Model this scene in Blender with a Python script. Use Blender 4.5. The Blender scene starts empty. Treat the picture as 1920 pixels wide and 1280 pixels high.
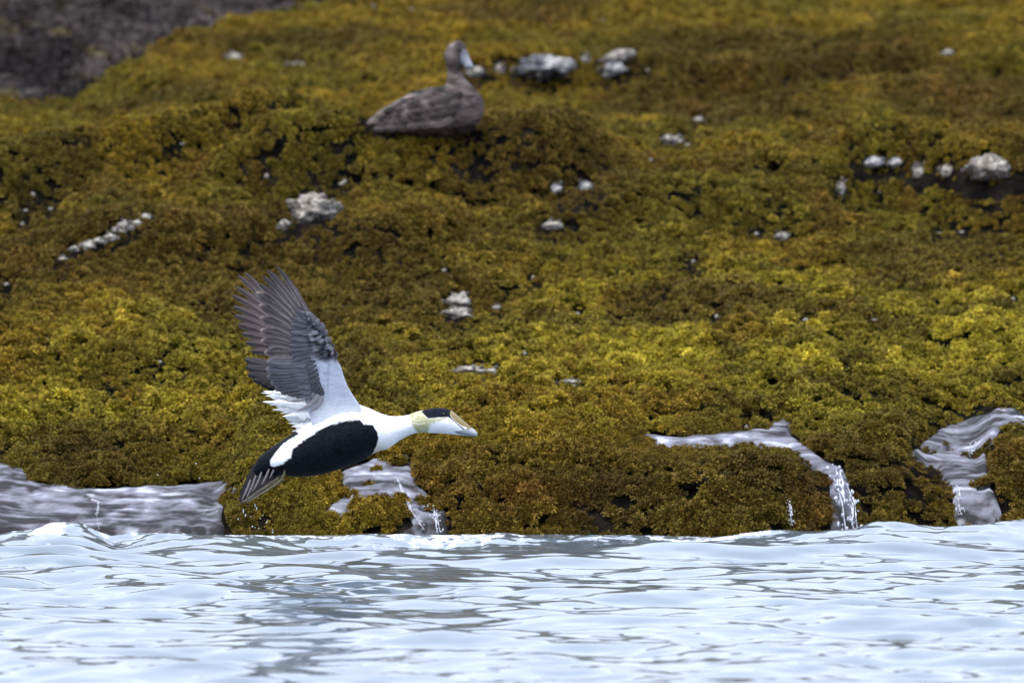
import bpy, math, random
import numpy as np
from mathutils import Vector, Matrix

rng = np.random.default_rng(7)
random.seed(7)
scene = bpy.context.scene
COL = scene.collection

# ------------------------------------------------------------------ camera
F = 19200.0      # pixels of the 1920 wide photograph per unit of x/y
HC = 1.2         # camera height above the water
VH = 182.0       # row of the level line of sight
DRAKE_Y = 26.3
cd = bpy.data.cameras.new('camera')
cam = bpy.data.objects.new('camera', cd)
COL.objects.link(cam)
cd.sensor_width = 36.0
cd.lens = 360.0
cd.clip_start = 0.5
cd.clip_end = 3000
cam.location = (0, 0, HC)
cam.rotation_euler = (math.radians(90) - (640 - VH) / F, 0, 0)
cd.dof.use_dof = True
cd.dof.focus_distance = DRAKE_Y - 0.02
cd.dof.aperture_fstop = 8.0
scene.camera = cam

# ------------------------------------------------------------------ sky, sun, exposure
SUN_EL, SUN_AZ = math.radians(66), math.radians(215)   # azimuth from +Y, clockwise
w = bpy.data.worlds.new('World')
scene.world = w
w.use_nodes = True
nt = w.node_tree
nt.nodes.clear()
out = nt.nodes.new('ShaderNodeOutputWorld')
bg = nt.nodes.new('ShaderNodeBackground')
sky = nt.nodes.new('ShaderNodeTexSky')
sky.sky_type = 'NISHITA'
sky.sun_disc = False
sky.sun_elevation = SUN_EL
sky.sun_rotation = SUN_AZ
sky.dust_density = 3.0
mx = nt.nodes.new('ShaderNodeMix')
mx.data_type = 'RGBA'
mx.inputs['Factor'].default_value = 0.82
mx.inputs['B'].default_value = (7.9, 8.75, 10.8, 1)      # even overcast
nt.links.new(sky.outputs[0], mx.inputs['A'])
nt.links.new(mx.outputs['Result'], bg.inputs[0])
bg.inputs[1].default_value = 0.10
nt.links.new(bg.outputs[0], out.inputs[0])
sl = bpy.data.lights.new('sun', 'SUN')
sl.energy = 1.6
sl.angle = math.radians(25)
sl.color = (1.0, 0.965, 0.91)
so = bpy.data.objects.new('sun', sl)
COL.objects.link(so)
sd = Vector((math.sin(SUN_AZ) * math.cos(SUN_EL), math.cos(SUN_AZ) * math.cos(SUN_EL), math.sin(SUN_EL)))
so.rotation_euler = (-sd).to_track_quat('-Z', 'Y').to_euler()
so.location = sd * 30
scene.view_settings.view_transform = 'Standard'
scene.view_settings.look = 'None'
scene.view_settings.gamma = 1.0
scene.view_settings.exposure = 0.95
scene.view_settings.use_curve_mapping = False

# ------------------------------------------------------------------ numeric helpers
def smooth(a, b, x):
    t = np.clip((x - a) / (b - a), 0, 1)
    return t * t * (3 - 2 * t)

def _hash(ix, iy, seed):
    h = (ix.astype(np.int64) * 374761393 + iy.astype(np.int64) * 668265263 + seed * 1442695041) & 0xFFFFFFFF
    h = ((h ^ (h >> 13)) * 1274126177) & 0xFFFFFFFF
    h = h ^ (h >> 16)
    return (h & 0xFFFFFF) / float(0xFFFFFF)

def vnoise(x, y, seed=0):
    x = np.asarray(x, float); y = np.asarray(y, float)
    xi = np.floor(x); yi = np.floor(y)
    fx = x - xi; fy = y - yi
    fx = fx * fx * fx * (fx * (fx * 6 - 15) + 10)
    fy = fy * fy * fy * (fy * (fy * 6 - 15) + 10)
    a = _hash(xi, yi, seed); b = _hash(xi + 1, yi, seed)
    c = _hash(xi, yi + 1, seed); d = _hash(xi + 1, yi + 1, seed)
    return (a * (1 - fx) + b * fx) * (1 - fy) + (c * (1 - fx) + d * fx) * fy

def fbm(x, y, seed=0, octs=4, gain=0.5):
    s = 0; a = 1; n = 0
    for o in range(octs):
        s = s + a * (vnoise(x * 2 ** o + 17.3 * o, y * 2 ** o - 9.1 * o, seed + o * 31) * 2 - 1)
        n += a; a *= gain
    return s / n

def poly_sdf(u, v, poly):
    """negative inside"""
    u = np.asarray(u, float); v = np.asarray(v, float)
    P = np.asarray(poly, float)
    best = np.full(u.shape, 1e18); inside = np.zeros(u.shape, bool)
    n = len(P)
    for i in range(n):
        x0, y0 = P[i]; x1, y1 = P[(i + 1) % n]
        dx, dy = x1 - x0, y1 - y0
        t = np.clip(((u - x0) * dx + (v - y0) * dy) / max(dx * dx + dy * dy, 1e-9), 0, 1)
        best = np.minimum(best, (u - x0 - t * dx) ** 2 + (v - y0 - t * dy) ** 2)
        if y0 != y1:
            c = ((y0 > v) != (y1 > v)) & (u < (x1 - x0) * (v - y0) / (y1 - y0) + x0)
            inside ^= c
    d = np.sqrt(best)
    return np.where(inside, -d, d)

def line_dist(u, v, pts):
    best = np.full(np.shape(u), 1e18)
    for (x0, y0), (x1, y1) in zip(pts[:-1], pts[1:]):
        dx, dy = x1 - x0, y1 - y0
        t = np.clip(((u - x0) * dx + (v - y0) * dy) / max(dx * dx + dy * dy, 1e-9), 0, 1)
        best = np.minimum(best, (u - x0 - t * dx) ** 2 + (v - y0 - t * dy) ** 2)
    return np.sqrt(best)

def worley(x, y, seed):
    """distance to the nearest jittered cell point, and that cell's random number"""
    xi = np.floor(x); yi = np.floor(y)
    best = np.full(np.shape(x), 9.0); idn = np.zeros(np.shape(x))
    for i in (-1, 0, 1):
        for j in (-1, 0, 1):
            cx, cy = xi + i, yi + j
            px = cx + _hash(cx, cy, seed); py = cy + _hash(cx, cy, seed + 1)
            d = np.hypot(px - x, py - y); k = d < best
            best = np.where(k, d, best); idn = np.where(k, _hash(cx, cy, seed + 2), idn)
    return best, idn

def proj(x, y, z):
    return 960 + F * x / y, VH + F * (HC - z) / y

def zc(**k): return k

# ------------------------------------------------------------------ mesh helpers
def new_mesh(name, verts, faces, mat=None, smooth_shade=True, colors=None, attrs=None):
    me = bpy.data.meshes.new(name)
    verts = np.asarray(verts, np.float32)
    if isinstance(faces, np.ndarray):
        k = faces.shape[1]; nf = faces.shape[0]
        me.vertices.add(len(verts)); me.vertices.foreach_set('co', verts.ravel())
        me.loops.add(nf * k); me.loops.foreach_set('vertex_index', faces.astype(np.int32).ravel())
        me.polygons.add(nf)
        me.polygons.foreach_set('loop_start', np.arange(0, nf * k, k, dtype=np.int32))
        me.update(calc_edges=True)
    else:
        me.from_pydata([tuple(map(float, p)) for p in verts], [], [tuple(map(int, f)) for f in faces])
        me.update()
    if len(me.polygons):
        me.polygons.foreach_set('use_smooth', np.full(len(me.polygons), smooth_shade))
    if colors is not None:
        at = me.attributes.new('tint', 'FLOAT_COLOR', 'POINT')
        c = np.ones((len(verts), 4), np.float32); c[:, :3] = colors
        at.data.foreach_set('color', c.ravel())
    for k_, val in (attrs or {}).items():
        at = me.attributes.new(k_, 'FLOAT', 'POINT')
        at.data.foreach_set('value', np.asarray(val, np.float32).ravel())
    if mat: me.materials.append(mat)
    me.validate()
    return me

def link(name, me, parent=None, loc=None):
    o = bpy.data.objects.new(name, me)
    COL.objects.link(o)
    if parent: o.parent = parent
    if loc is not None: o.location = loc
    return o

def tag(o, label=None, cat=None, group=None, kind=None):
    if label: o['label'] = label
    if cat: o['category'] = cat
    if group: o['group'] = group
    if kind: o['kind'] = kind
    return o

def grid_faces(ny, nx):
    i = np.arange(ny * nx).reshape(ny, nx)
    return np.stack([i[:-1, :-1], i[:-1, 1:], i[1:, 1:], i[1:, :-1]], -1).reshape(-1, 4)

# ------------------------------------------------------------------ material helpers
def mat_new(name, rough=0.6, spec=0.5):
    m = bpy.data.materials.new(name); m.use_nodes = True
    b = m.node_tree.nodes['Principled BSDF']
    b.inputs['Roughness'].default_value = rough
    b.inputs['Specular IOR Level'].default_value = spec
    return m, m.node_tree, b

def N(nt, t, **kw):
    n = nt.nodes.new(t)
    for k, v in kw.items():
        if k.startswith('i_'):
            n.inputs[k[2:]].default_value = v
        else:
            setattr(n, k, v)
    return n

def noise(nt, scale, detail=4, rough=0.55, vec=None, stretch=None, coord='Object'):
    n = N(nt, 'ShaderNodeTexNoise', i_Scale=scale, i_Detail=detail, i_Roughness=rough)
    tc = N(nt, 'ShaderNodeTexCoord')
    src = vec or tc.outputs[coord]
    if stretch:
        mp = N(nt, 'ShaderNodeMapping'); mp.inputs['Scale'].default_value = stretch
        nt.links.new(src, mp.inputs['Vector']); src = mp.outputs[0]
    nt.links.new(src, n.inputs['Vector'])
    return n

def ramp(nt, src, stops):
    r = N(nt, 'ShaderNodeValToRGB')
    el = r.color_ramp.elements
    while len(el) < len(stops): el.new(0.5)
    for e, (p, c) in zip(el, stops):
        e.position = p; e.color = (*c, 1)
    nt.links.new(src, r.inputs[0])
    return r

def mixc(nt, fac, a, b, mode='MIX'):
    m = N(nt, 'ShaderNodeMix', data_type='RGBA', blend_type=mode)
    for sock, val in (('Factor', fac), ('A', a), ('B', b)):
        i = m.inputs[sock] if sock == 'Factor' else [s for s in m.inputs if s.name == sock and s.type == 'RGBA'][0]
        if hasattr(val, 'is_output'): nt.links.new(val, i)
        elif sock == 'Factor': i.default_value = val
        else: i.default_value = (*val, 1)
    return [s for s in m.outputs if s.type == 'RGBA'][0]

def bump(nt, b, height, strength=0.5, dist=0.01):
    bp = N(nt, 'ShaderNodeBump'); bp.inputs['Strength'].default_value = strength
    bp.inputs['Distance'].default_value = dist
    nt.links.new(height, bp.inputs['Height']); nt.links.new(bp.outputs[0], b.inputs['Normal'])
    return bp

# ------------------------------------------------------------------ the rocky shore as a height field
PROF_R = np.array([(24, -1.2), (27.4, -.5), (27.9, -.12), (28.02, .03), (28.12, .12), (28.3, .185), (28.6, .235), (29.3, .32), (30.4, .455), (31.5, .575),
                   (32.3, .68), (33.0, .79), (34.0, .925), (35.2, 1.00), (36.5, 1.055), (38.0, 1.13), (39.5, 1.26),
                   (41.0, 1.385), (44.0, 1.60), (47, 1.80), (52, 2.05), (60, 2.3), (90, 2.8), (160, 3.2)])
PROF_L = PROF_R.copy()
PROF_L[3:8, 1] = (.01, .03, .065, .125, .265)
SIL = np.array([(-600, 235), (-200, 190), (0, 172), (140, 170), (250, 100), (330, 48), (450, 22), (540, 0), (800, -70), (2600, -200)], float)

PROF_Y = np.linspace(28.6, 47, 500)
PROF_V = VH + F * (HC - np.interp(PROF_Y, PROF_R[:, 0], PROF_R[:, 1])) / PROF_Y
LEDGES = [([(-300, 440), (150, 390), (400, 350), (560, 305), (660, 268)], .16, .03),
          ([(400, 405), (560, 398), (700, 388), (850, 388), (1000, 382), (1150, 362)], .22, .05),
          ([(1540, 368), (1650, 356), (1720, 366), (1800, 382), (2200, 392)], .17, .12),
          ([(100, 525), (350, 522), (500, 505), (700, 522), (880, 500)], .13, .03),
          ([(840, 150), (1000, 152), (1200, 152), (1330, 172)], .11, .05),
          ([(1180, 196), (1400, 172), (1600, 155), (2100, 130)], .13, .04),
          ([(980, 455), (1300, 425), (1600, 412)], .09, .02),
          ([(-200, 690), (200, 700), (460, 690)], .05, .01),
          ([(760, 860), (900, 850), (1100, 880)], .04, .02)]

def height(x, y):
    x = np.asarray(x, float); y = np.asarray(y, float)
    u = 960 + F * x / np.maximum(y, 1)
    us = 960 + F * x / 28.2
    wob = 0.10 * fbm(x * 1.3, y * 0 + 3.1, 5, 3) + 0.30 * smooth(1350, 2000, us)
    yy = y - wob * (1 - smooth(29, 31, y))
    zr = np.interp(yy, PROF_R[:, 0], PROF_R[:, 1])
    zl = np.interp(yy, PROF_L[:, 0], PROF_L[:, 1])
    kl = 1 - smooth(395, 480, us)
    kc = smooth(560, 640, us) * (1 - smooth(800, 880, us)) * 0.55      # wet gully under the drake
    k4 = smooth(1690, 1760, us) * (1 - smooth(1840, 1900, us)) * 0.5
    kk = np.clip(kl + kc + k4, 0, 1)
    z = zr * (1 - kk) + zl * kk
    # left mound: its skyline and the dip behind it
    vs = np.interp(u, SIL[:, 0], SIL[:, 1])
    yr = np.interp(u, [-600, 140, 540, 900, 1200], [39.5, 40.3, 43.5, 46, 50])
    zs = HC + (VH - vs - 30) * yr / F
    zb = np.interp(yr, PROF_R[:, 0], PROF_R[:, 1])
    kd = 1 - smooth(600, 1000, u)
    z = z + kd * (zs - zb) * smooth(35.5, 40, np.minimum(y, yr))
    drop = smooth(0, 1.0, y - yr) * 0.34 * (1 - smooth(1.5, 6.5, y - yr))
    z = z - kd * drop
    amp = smooth(28.3, 29.6, y) * (1 - .7 * kd * smooth(37, 40, y))
    z = z + amp * (0.070 * fbm(x * 0.8 + 4, y * 0.55, 11, 3) + 0.040 * fbm(x * 1.9, y * 1.5, 23, 3))
    z = z + 0.012 * fbm(x * 9, y * 6, 41, 2) * smooth(27.6, 28.6, y)
    # long rounded ledges: a step up with a hollow before it
    for pts, hgt, hollow in LEDGES:
        pu = np.array([p[0] for p in pts], float)
        yc = np.interp(-np.interp(u, pu, [p[1] for p in pts]), -PROF_V[::-1] if PROF_V[0] < PROF_V[-1] else -PROF_V, PROF_Y[::-1] if PROF_V[0] < PROF_V[-1] else PROF_Y)
        k = smooth(pu[0] - 40, pu[0] + 120, u) * (1 - smooth(pu[-1] - 120, pu[-1] + 40, u))
        sd_ = y - yc + 0.10 * fbm(x * 2.2, x * 0 + pts[0][1], 77, 2)
        z = z + k * (hgt * smooth(-.06, .17, sd_) * np.exp(-np.maximum(sd_, 0) / 1.1) - hollow * np.exp(-((sd_ + .22) / .22) ** 2))
    return z

def hit(u, v, y0=27.0, y1=60.0):
    y = np.linspace(y0, y1, 6600)
    x = (u - 960) / F * y
    zr = HC + (VH - v) / F * y
    d = height(x, y) - zr
    i = int(np.argmax(d >= 0)) if (d >= 0).any() else len(y) - 1
    return np.array([x[i], y[i], height(x[i], y[i])])

# bare wet places (outlined by what the photograph shows), no weed grows there
FLOW_LEFT = [(-160, 850), (0, 872), (42, 884), (60, 908), (150, 918), (260, 920), (350, 914), (425, 905), (440, 915), (412, 940), (418, 1000), (400, 1060), (-160, 1060)]
FLOW_MID = [(640, 893), (700, 868), (762, 848), (776, 900), (795, 930), (835, 962), (842, 1040), (585, 1040), (600, 972), (650, 930)]
FLOW_THIN = [(1160, 815), (1250, 824), (1330, 820), (1440, 812), (1462, 792), (1478, 796), (1480, 818), (1545, 868), (1580, 885), (1618, 1000), (1618, 1040), (1562, 1040), (1558, 905), (1478, 842), (1390, 834), (1310, 848), (1250, 840)]
FLOW_RIGHT = [(2050, 730), (1920, 766), (1860, 776), (1780, 802), (1722, 842), (1706, 852), (1765, 885), (1790, 925), (1796, 1040), (1868, 1040), (1872, 960), (1852, 900), (1842, 850), (1872, 802), (1925, 790), (2050, 775)]
CREVICE = [(1625, 322), (1700, 326), (1740, 340), (1800, 336), (1860, 345), (1960, 345), (1960, 384), (1850, 380), (1760, 372), (1690, 362)]
BARN_SPOTS = [(585,397,84,58),(533,422,22,22),(1022,128,108,44),(1162,108,56,26),(1150,132,48,26),(890,136,34,20),(938,130,16,18),(1098,113,18,14),(1855,316,80,46),(1776,321,26,24),(1722,323,22,28),(1636,306,46,22),(1682,305,32,18),(1260,266,46,22),(1042,355,24,20),(1098,350,24,22),(1575,355,20,26),(1465,445,26,18),(858,565,40,30),(858,590,46,26),(932,578,18,12),(878,695,58,18),(922,697,22,14),(1070,718,44,14),(1032,424,34,18),(440,108,34,12),(556,122,44,9),(1310,226,18,12),(1776,100,26,12),(272,408,24,12),(256,420,20,14),(234,427,30,22),(218,432,18,12),(206,446,30,16),(184,452,24,14),(166,460,28,16),(140,468,26,12),(118,486,22,8),(12,533,14,9),(88,637,14,9),(42,420,14,9),(198,210,14,9),(646,340,14,9),(833,507,14,9),(1083,588,14,9),(1345,594,14,9),(1760,438,14,9),(1803,436,14,9),(1418,438,14,9),(300,678,14,9),(985,662,14,9),(1215,132,14,9),(1530,110,14,9),(1648,362,14,9),(1290,272,14,9),(95,392,14,9),(640,345,14,9),(1510,600,14,9),(1000,520,14,9),(1300,490,14,9),(1900,560,14,9),(700,12,14,9),(1130,40,14,9),(770,20,14,9),(62,365,14,9),(48,395,14,9),(1220,300,14,9),(500,330,14,9),(340,270,14,9),(1640,600,14,9),(1400,800,14,9)]
def islet(x, y, u):
    """positive where small islets of weed hold on inside the running water"""
    return fbm(x * 13, y * 9, 305, 3) - np.interp(u, [0, 415, 440, 850, 1000, 1660, 1700], [.80, .80, .26, .26, .80, .80, .36])
FLOWS = [FLOW_LEFT, FLOW_MID, FLOW_THIN, FLOW_RIGHT]
WEED_ISLE = [(650, 962), (700, 940), (760, 950), (775, 985), (740, 1010), (660, 1010)]

# terrain sheet
def spaced(*segs):
    a = []
    for s0, s1, st in segs:
        a.append(np.arange(s0, s1, st))
    return np.concatenate(a)
gx = spaced((-60, -20, 4), (-20, -6, .7), (-6, -3.6, .12), (-3.6, 3.6, .028), (3.6, 6, .12), (6, 20, .7), (20, 61, 4))
gy = spaced((24, 27.4, .2), (27.4, 29.5, .014), (29.5, 36, .04), (36, 50, .06), (50, 62, .5), (62, 160, 5))
X, Y = np.meshgrid(gx, gy)
Z = height(X, Y)
m_rock, nt, b = mat_new('wet_rock', 0.95, .0)
n1 = noise(nt, 9, 8, .65, coord='Object'); n2 = noise(nt, 70, 5, .6, coord='Object')
c = ramp(nt, n1.outputs[0], [(0.3, (.004, .004, .004)), (.5, (.012, .010, .009)), (.7, (.035, .029, .022))]).outputs[0]
fw = N(nt, 'ShaderNodeAttribute', attribute_name='overgrown')
n3 = noise(nt, 14, 6, .7)
c = mixc(nt, fw.outputs['Fac'], c, ramp(nt, n3.outputs[0], [(.35, (.03, .022, .006)), (.5, (.10, .075, .009)), (.66, (.20, .15, .012))]).outputs[0])
nt.links.new(c, b.inputs['Base Color'])
bump(nt, b, n2.outputs[0], 1.0, .04)
o = link('rocky_shore', new_mesh('rocky_shore', np.stack([X, Y, Z], -1).reshape(-1, 3), grid_faces(len(gy), len(gx)), m_rock, attrs={'overgrown': smooth(1.3, 1.75, np.abs(X) - .05 * Y) * (Z > .02)}))
tag(o, kind='structure')

# ------------------------------------------------------------------ seaweed
def weed_material():
    m, nt, b = mat_new('rockweed', 0.6, 0.12)
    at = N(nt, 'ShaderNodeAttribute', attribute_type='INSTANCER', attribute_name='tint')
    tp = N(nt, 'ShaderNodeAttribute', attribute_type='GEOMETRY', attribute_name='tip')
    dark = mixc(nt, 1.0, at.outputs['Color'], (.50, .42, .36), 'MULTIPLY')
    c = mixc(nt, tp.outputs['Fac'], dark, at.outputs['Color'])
    nt.links.new(c, b.inputs['Base Color'])
    b.inputs['Subsurface Weight'].default_value = 0.0
    return m
m_weed = weed_material()

def clump(seed, blades=110, R=.034, H=.026):
    """a rounded tuft: short forked blades standing out all over a low dome"""
    r = np.random.default_rng(seed)
    V = []; Fc = []; T = []
    lob = [(r.uniform(0, 6.28), r.uniform(.25, .6), r.uniform(.7, 1.15)) for _ in range(4)]
    for i in range(blades):
        az = r.uniform(0, 2 * math.pi)
        ce = r.uniform(0.0, 1.0); se = math.sqrt(1 - ce * ce)
        l = lob[i % 4]
        k = r.uniform(.75, 1.12) * l[2]
        tipp = np.array([math.cos(az) * se * R * .72 * k + math.cos(l[0]) * l[1] * R * .6, math.sin(az) * se * R * .72 * k + math.sin(l[0]) * l[1] * R * .6, H * k * ce - .004])
        b0 = tipp * r.uniform(.35, .6) + r.normal(0, .002, 3)
        tipp = tipp + r.normal(0, .0032, 3)
        d = tipp - b0
        side = np.cross(d, r.normal(0, 1, 3)); side /= np.linalg.norm(side) + 1e-9
        wd = r.uniform(.0016, .0030)
        bend = r.normal(0, .0022, 3)
        base = len(V)
        for q, t in enumerate((0, .55, .85, 1.0)):
            p = b0 + d * t + bend * 4 * t * (1 - t)
            ww = wd * (0.55, .9, 1.25, .55)[q]
            V += [p - side * ww, p + side * ww]
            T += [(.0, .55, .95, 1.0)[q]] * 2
        for q in range(3):
            z = base + 2 * q
            Fc.append((z, z + 1, z + 3, z + 2))
    return np.array(V), np.array(Fc), np.array(T)

weed_src = []
for i in range(6):
    V, Fc, T = clump(100 + i, blades=(110, 130, 100, 120, 96, 136)[i], R=(.034, .038, .03, .04, .028, .036)[i], H=(.026, .022, .03, .02, .03, .027)[i])
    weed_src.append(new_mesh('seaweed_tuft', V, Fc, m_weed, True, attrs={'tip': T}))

def weed_points(n):
    ys = np.linspace(27.75, 52, 400)
    wd = 0.05 * ys + 1.7
    cdf = np.cumsum(wd); cdf /= cdf[-1]
    y = np.interp(rng.random(n), cdf, ys)
    x = (rng.random(n) * 2 - 1) * (0.05 * y + 1.7)
    return x, y

def to_linear(c):
    c = np.asarray(c, float) / 255
    return np.where(c <= .04045, c / 12.92, ((c + .055) / 1.055) ** 2.4)

def weed_layer(name, n, kind):
    x, y = weed_points(n)
    if kind == 'front':   # denser growth on the steep edge by the water
        x2, y2 = (rng.random(40000) * 2 - 1) * 3.1, 27.85 + rng.random(40000) * .9
        x = np.concatenate([x, x2]); y = np.concatenate([y, y2])
    if kind == 'front':   # slopes seen face on carry as much weed as flat ground
        x3, y3 = weed_points(390000)
        sl_ = (height(x3, y3 + .03) - height(x3, y3 - .03)) / .06
        k3 = rng.random(len(x3)) < np.clip(np.abs(sl_) - .22, 0, 1.2) * 1.2
        x = np.concatenate([x, x3[k3]]); y = np.concatenate([y, y3[k3]])
    z = height(x, y)
    e = .02
    nx_ = -(height(x + e, y) - height(x - e, y)) / (2 * e)
    ny_ = -(height(x, y + e) - height(x, y - e)) / (2 * e)
    u, v = proj(x, y, z)
    ju = u + 34 * fbm(x * 9, y * 6, 301, 4, .65); jv = v + 20 * fbm(x * 9 + 40, y * 6, 302, 4, .65)
    bare = np.zeros(len(x), bool)
    for P in FLOWS:
        bare |= poly_sdf(ju, jv, P) < 0
    bare &= ~(poly_sdf(ju, jv, WEED_ISLE) < 0)
    bare &= ~(islet(x, y, u) > 0)
    bare |= z < -.03
    keep = ~bare
    yr = np.interp(u, [-600, 140, 540, 900, 1200], [39.5, 40.3, 43.5, 46, 50])
    grey = (y > yr - .10 + .2 * fbm(x * 3, y * 2, 9, 2)) & (u < 760)
    keep &= grey if kind == 'grey' else ~grey
    wd_, wid = worley(x * 15 + fbm(x * 9, y * 9, 3, 2), y * 12, 71)      # cushions of weed with gaps between
    wd2, wid2 = worley(x * 4.2, y * 3.4, 74)
    gap = smooth(.50, .80, wd_) * (.35 + .3 * smooth(760, 880, v))
    gap = np.maximum(gap, smooth(845, 900, v) * smooth(780, 900, u) * smooth(-.15, .25, fbm(x * 8, z * 12 + y * 5, 88, 3)) * .88)
    hole = rng.random(len(x)) < gap
    hole |= poly_sdf(u, v, CREVICE) < 0
    for (bu, bv, bw, bh) in BARN_SPOTS:
        hole |= ((u - bu) / (bw * .42)) ** 2 + ((v - bv - bh * .12) / (bh * .44)) ** 2 < 1
    hole |= (u > 668) & (u < 905) & (v > 226) & (v < 252) & (rng.random(len(x)) < .9)
    keep &= ~hole
    x, y, z, nx_, ny_, u, v, wd_, wid, wd2, wid2 = [a[keep] for a in (x, y, z, nx_, ny_, u, v, wd_, wid, wd2, wid2)]
    n = len(x)
    flat = np.zeros(n)
    for P in FLOWS:
        flat = np.maximum(flat, smooth(34, 4, poly_sdf(u, v - 20, P)) * smooth(-12, 12, poly_sdf(u, v, WEED_ISLE)) * (1 - .8 * (islet(x, y, u) > 0)))
    for (bu, bv, bw, bh) in BARN_SPOTS:
        q = ((u - bu) / (bw * .6 + 12)) ** 2 + ((v - bv - bh * .3 - 14) / (bh * .6 + 18)) ** 2
        flat = np.maximum(flat, smooth(1.4, .7, q))
    flat = np.maximum(flat, .8 * smooth(655, 690, u) * (1 - smooth(890, 925, u)) * smooth(205, 230, v) * (1 - smooth(264, 292, v)))
    nv = np.stack([nx_ * .8, ny_ * .8, np.ones(n)], -1)
    nv += rng.normal(0, .22, (n, 3)) * np.array([1, 1, .3])
    nv /= np.linalg.norm(nv, axis=1, keepdims=True)
    yaw = rng.random(n) * 2 * np.pi
    t = np.stack([np.cos(yaw), np.sin(yaw), np.zeros(n)], -1)
    t -= nv * (t * nv).sum(1, keepdims=True); t /= np.linalg.norm(t, axis=1, keepdims=True)
    bt = np.cross(nv, t)
    R = np.stack([t, bt, nv], -1)
    rot = np.stack([np.arctan2(R[:, 2, 1], R[:, 2, 2]), np.arcsin(np.clip(-R[:, 2, 0], -1, 1)), np.arctan2(R[:, 1, 0], R[:, 0, 0])], -1)
    lump = fbm(x * 7, y * 4.5, 501, 2)
    scl = (0.95 + .45 * lump) * rng.uniform(.75, 1.3, n)
    scl = .62 * (1 - .45 * flat) * np.clip(scl, .5, 1.9) * (1 + .25 * smooth(34, 44, y))
    if kind == 'grey': scl = scl * rng.choice([.9, 1.3, 1.9], n)
    z = z + (1 - .92 * flat) * ((1 + .45 * smooth(31, 28.6, y)) * (.010 + .030 * wid ** 2) * (1 - np.clip(wd_ / .70, 0, 1) ** 2) + .022 * wid2 * (1 - np.clip(wd2 / .8, 0, 1) ** 2) + .010 * lump) + rng.normal(0, .003, n)
    # colour of the growth: golden, olive, yellow green, rust and dark brown patches, with ledge shade painted in as brown
    gold = np.array([.218, .146, .014]); olive = np.array([.155, .122, .014]); lime = np.array([.345, .282, .025])
    rust = np.array([.155, .075, .014]); brown = np.array([.090, .060, .013]); greyw = np.array([.098, .083, .076]); mauve = np.array([.034, .027, .027])
    p1 = fbm(x * 1.5, y * .8, 601, 4); p2 = fbm(x * 2.4 + 9, y * 1.2, 611, 4); p3 = fbm(x * 6, y * 3, 621, 3)
    c = gold[None] * np.ones((n, 1))
    def mixin(c, k, col):
        k = np.clip(k, 0, 1)[:, None]
        return c * (1 - k) + col[None] * k
    c = mixin(c, smooth(-.25, .35, p2), olive)
    yel = np.exp(-((v - 640) / 125) ** 2) * np.interp(u, [0, 500, 900, 1300, 1920], [.45, .6, .95, 1.1, 1.0]) + .7 * np.exp(-((v - 790) / 60) ** 2) * (1 - smooth(0, 700, u) * .6)
    c = mixin(c, smooth(-.15, .35, p3 + .35 * yel - .12) * (yel * .9 + .05), lime)
    top_right = smooth(900, 1300, u) * (1 - smooth(380, 460, v))
    ledge_shade = np.exp(-((v - 480) / 90) ** 2) * (1 - smooth(900, 1300, u)) + .8 * np.exp(-((v - 350) / 50) ** 2) * smooth(400, 560, u)  # extra brown painted where the ledge faces and hollows lie in shade
    c = mixin(c, smooth(-.1, .4, p1 + .28 * top_right + .32 * ledge_shade - .1) * .75, brown)
    low = smooth(830, 900, v)
    c = mixin(c, low * smooth(700, 900, u) * (.55 + .4 * p1), brown)
    rst = np.exp(-((u - 990) / 90) ** 2 - ((v - 950) / 35) ** 2) + .5 * np.exp(-((u - 820) / 60) ** 2 - ((v - 930) / 40) ** 2)
    c = mixin(c, rst * .8, rust)
    c = mixin(c, smooth(.25, .5, p3) * .5 * (1 - yel), rust)
    if kind == 'grey':
        q = fbm(x * 4, y * 1.6, 651, 3)
        c = greyw[None] * np.ones((n, 1))
        c = mixin(c, smooth(-.2, .3, q), mauve)
        c = mixin(c, smooth(.25, .5, p3) * .5, olive)
    c = c * (np.exp(rng.normal(-.05, .27, n)) * (.80 + .40 * wid) * (.88 + .24 * wid2))[:, None]
    me = bpy.data.meshes.new(name)
    me.vertices.add(n); me.vertices.foreach_set('co', np.stack([x, y, z], -1).astype(np.float32).ravel())
    a = me.attributes.new('rot', 'FLOAT_VECTOR', 'POINT'); a.data.foreach_set('vector', rot.astype(np.float32).ravel())
    a = me.attributes.new('scl', 'FLOAT', 'POINT'); a.data.foreach_set('value', scl.astype(np.float32))
    a = me.attributes.new('pick', 'INT', 'POINT'); a.data.foreach_set('value', rng.integers(0, 6, n).astype(np.int32))
    a = me.attributes.new('tint', 'FLOAT_COLOR', 'POINT')
    cc = np.ones((n, 4), np.float32); cc[:, :3] = c; a.data.foreach_set('color', cc.ravel())
    me.materials.append(m_weed)
    o = link(name, me)
    return o

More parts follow.
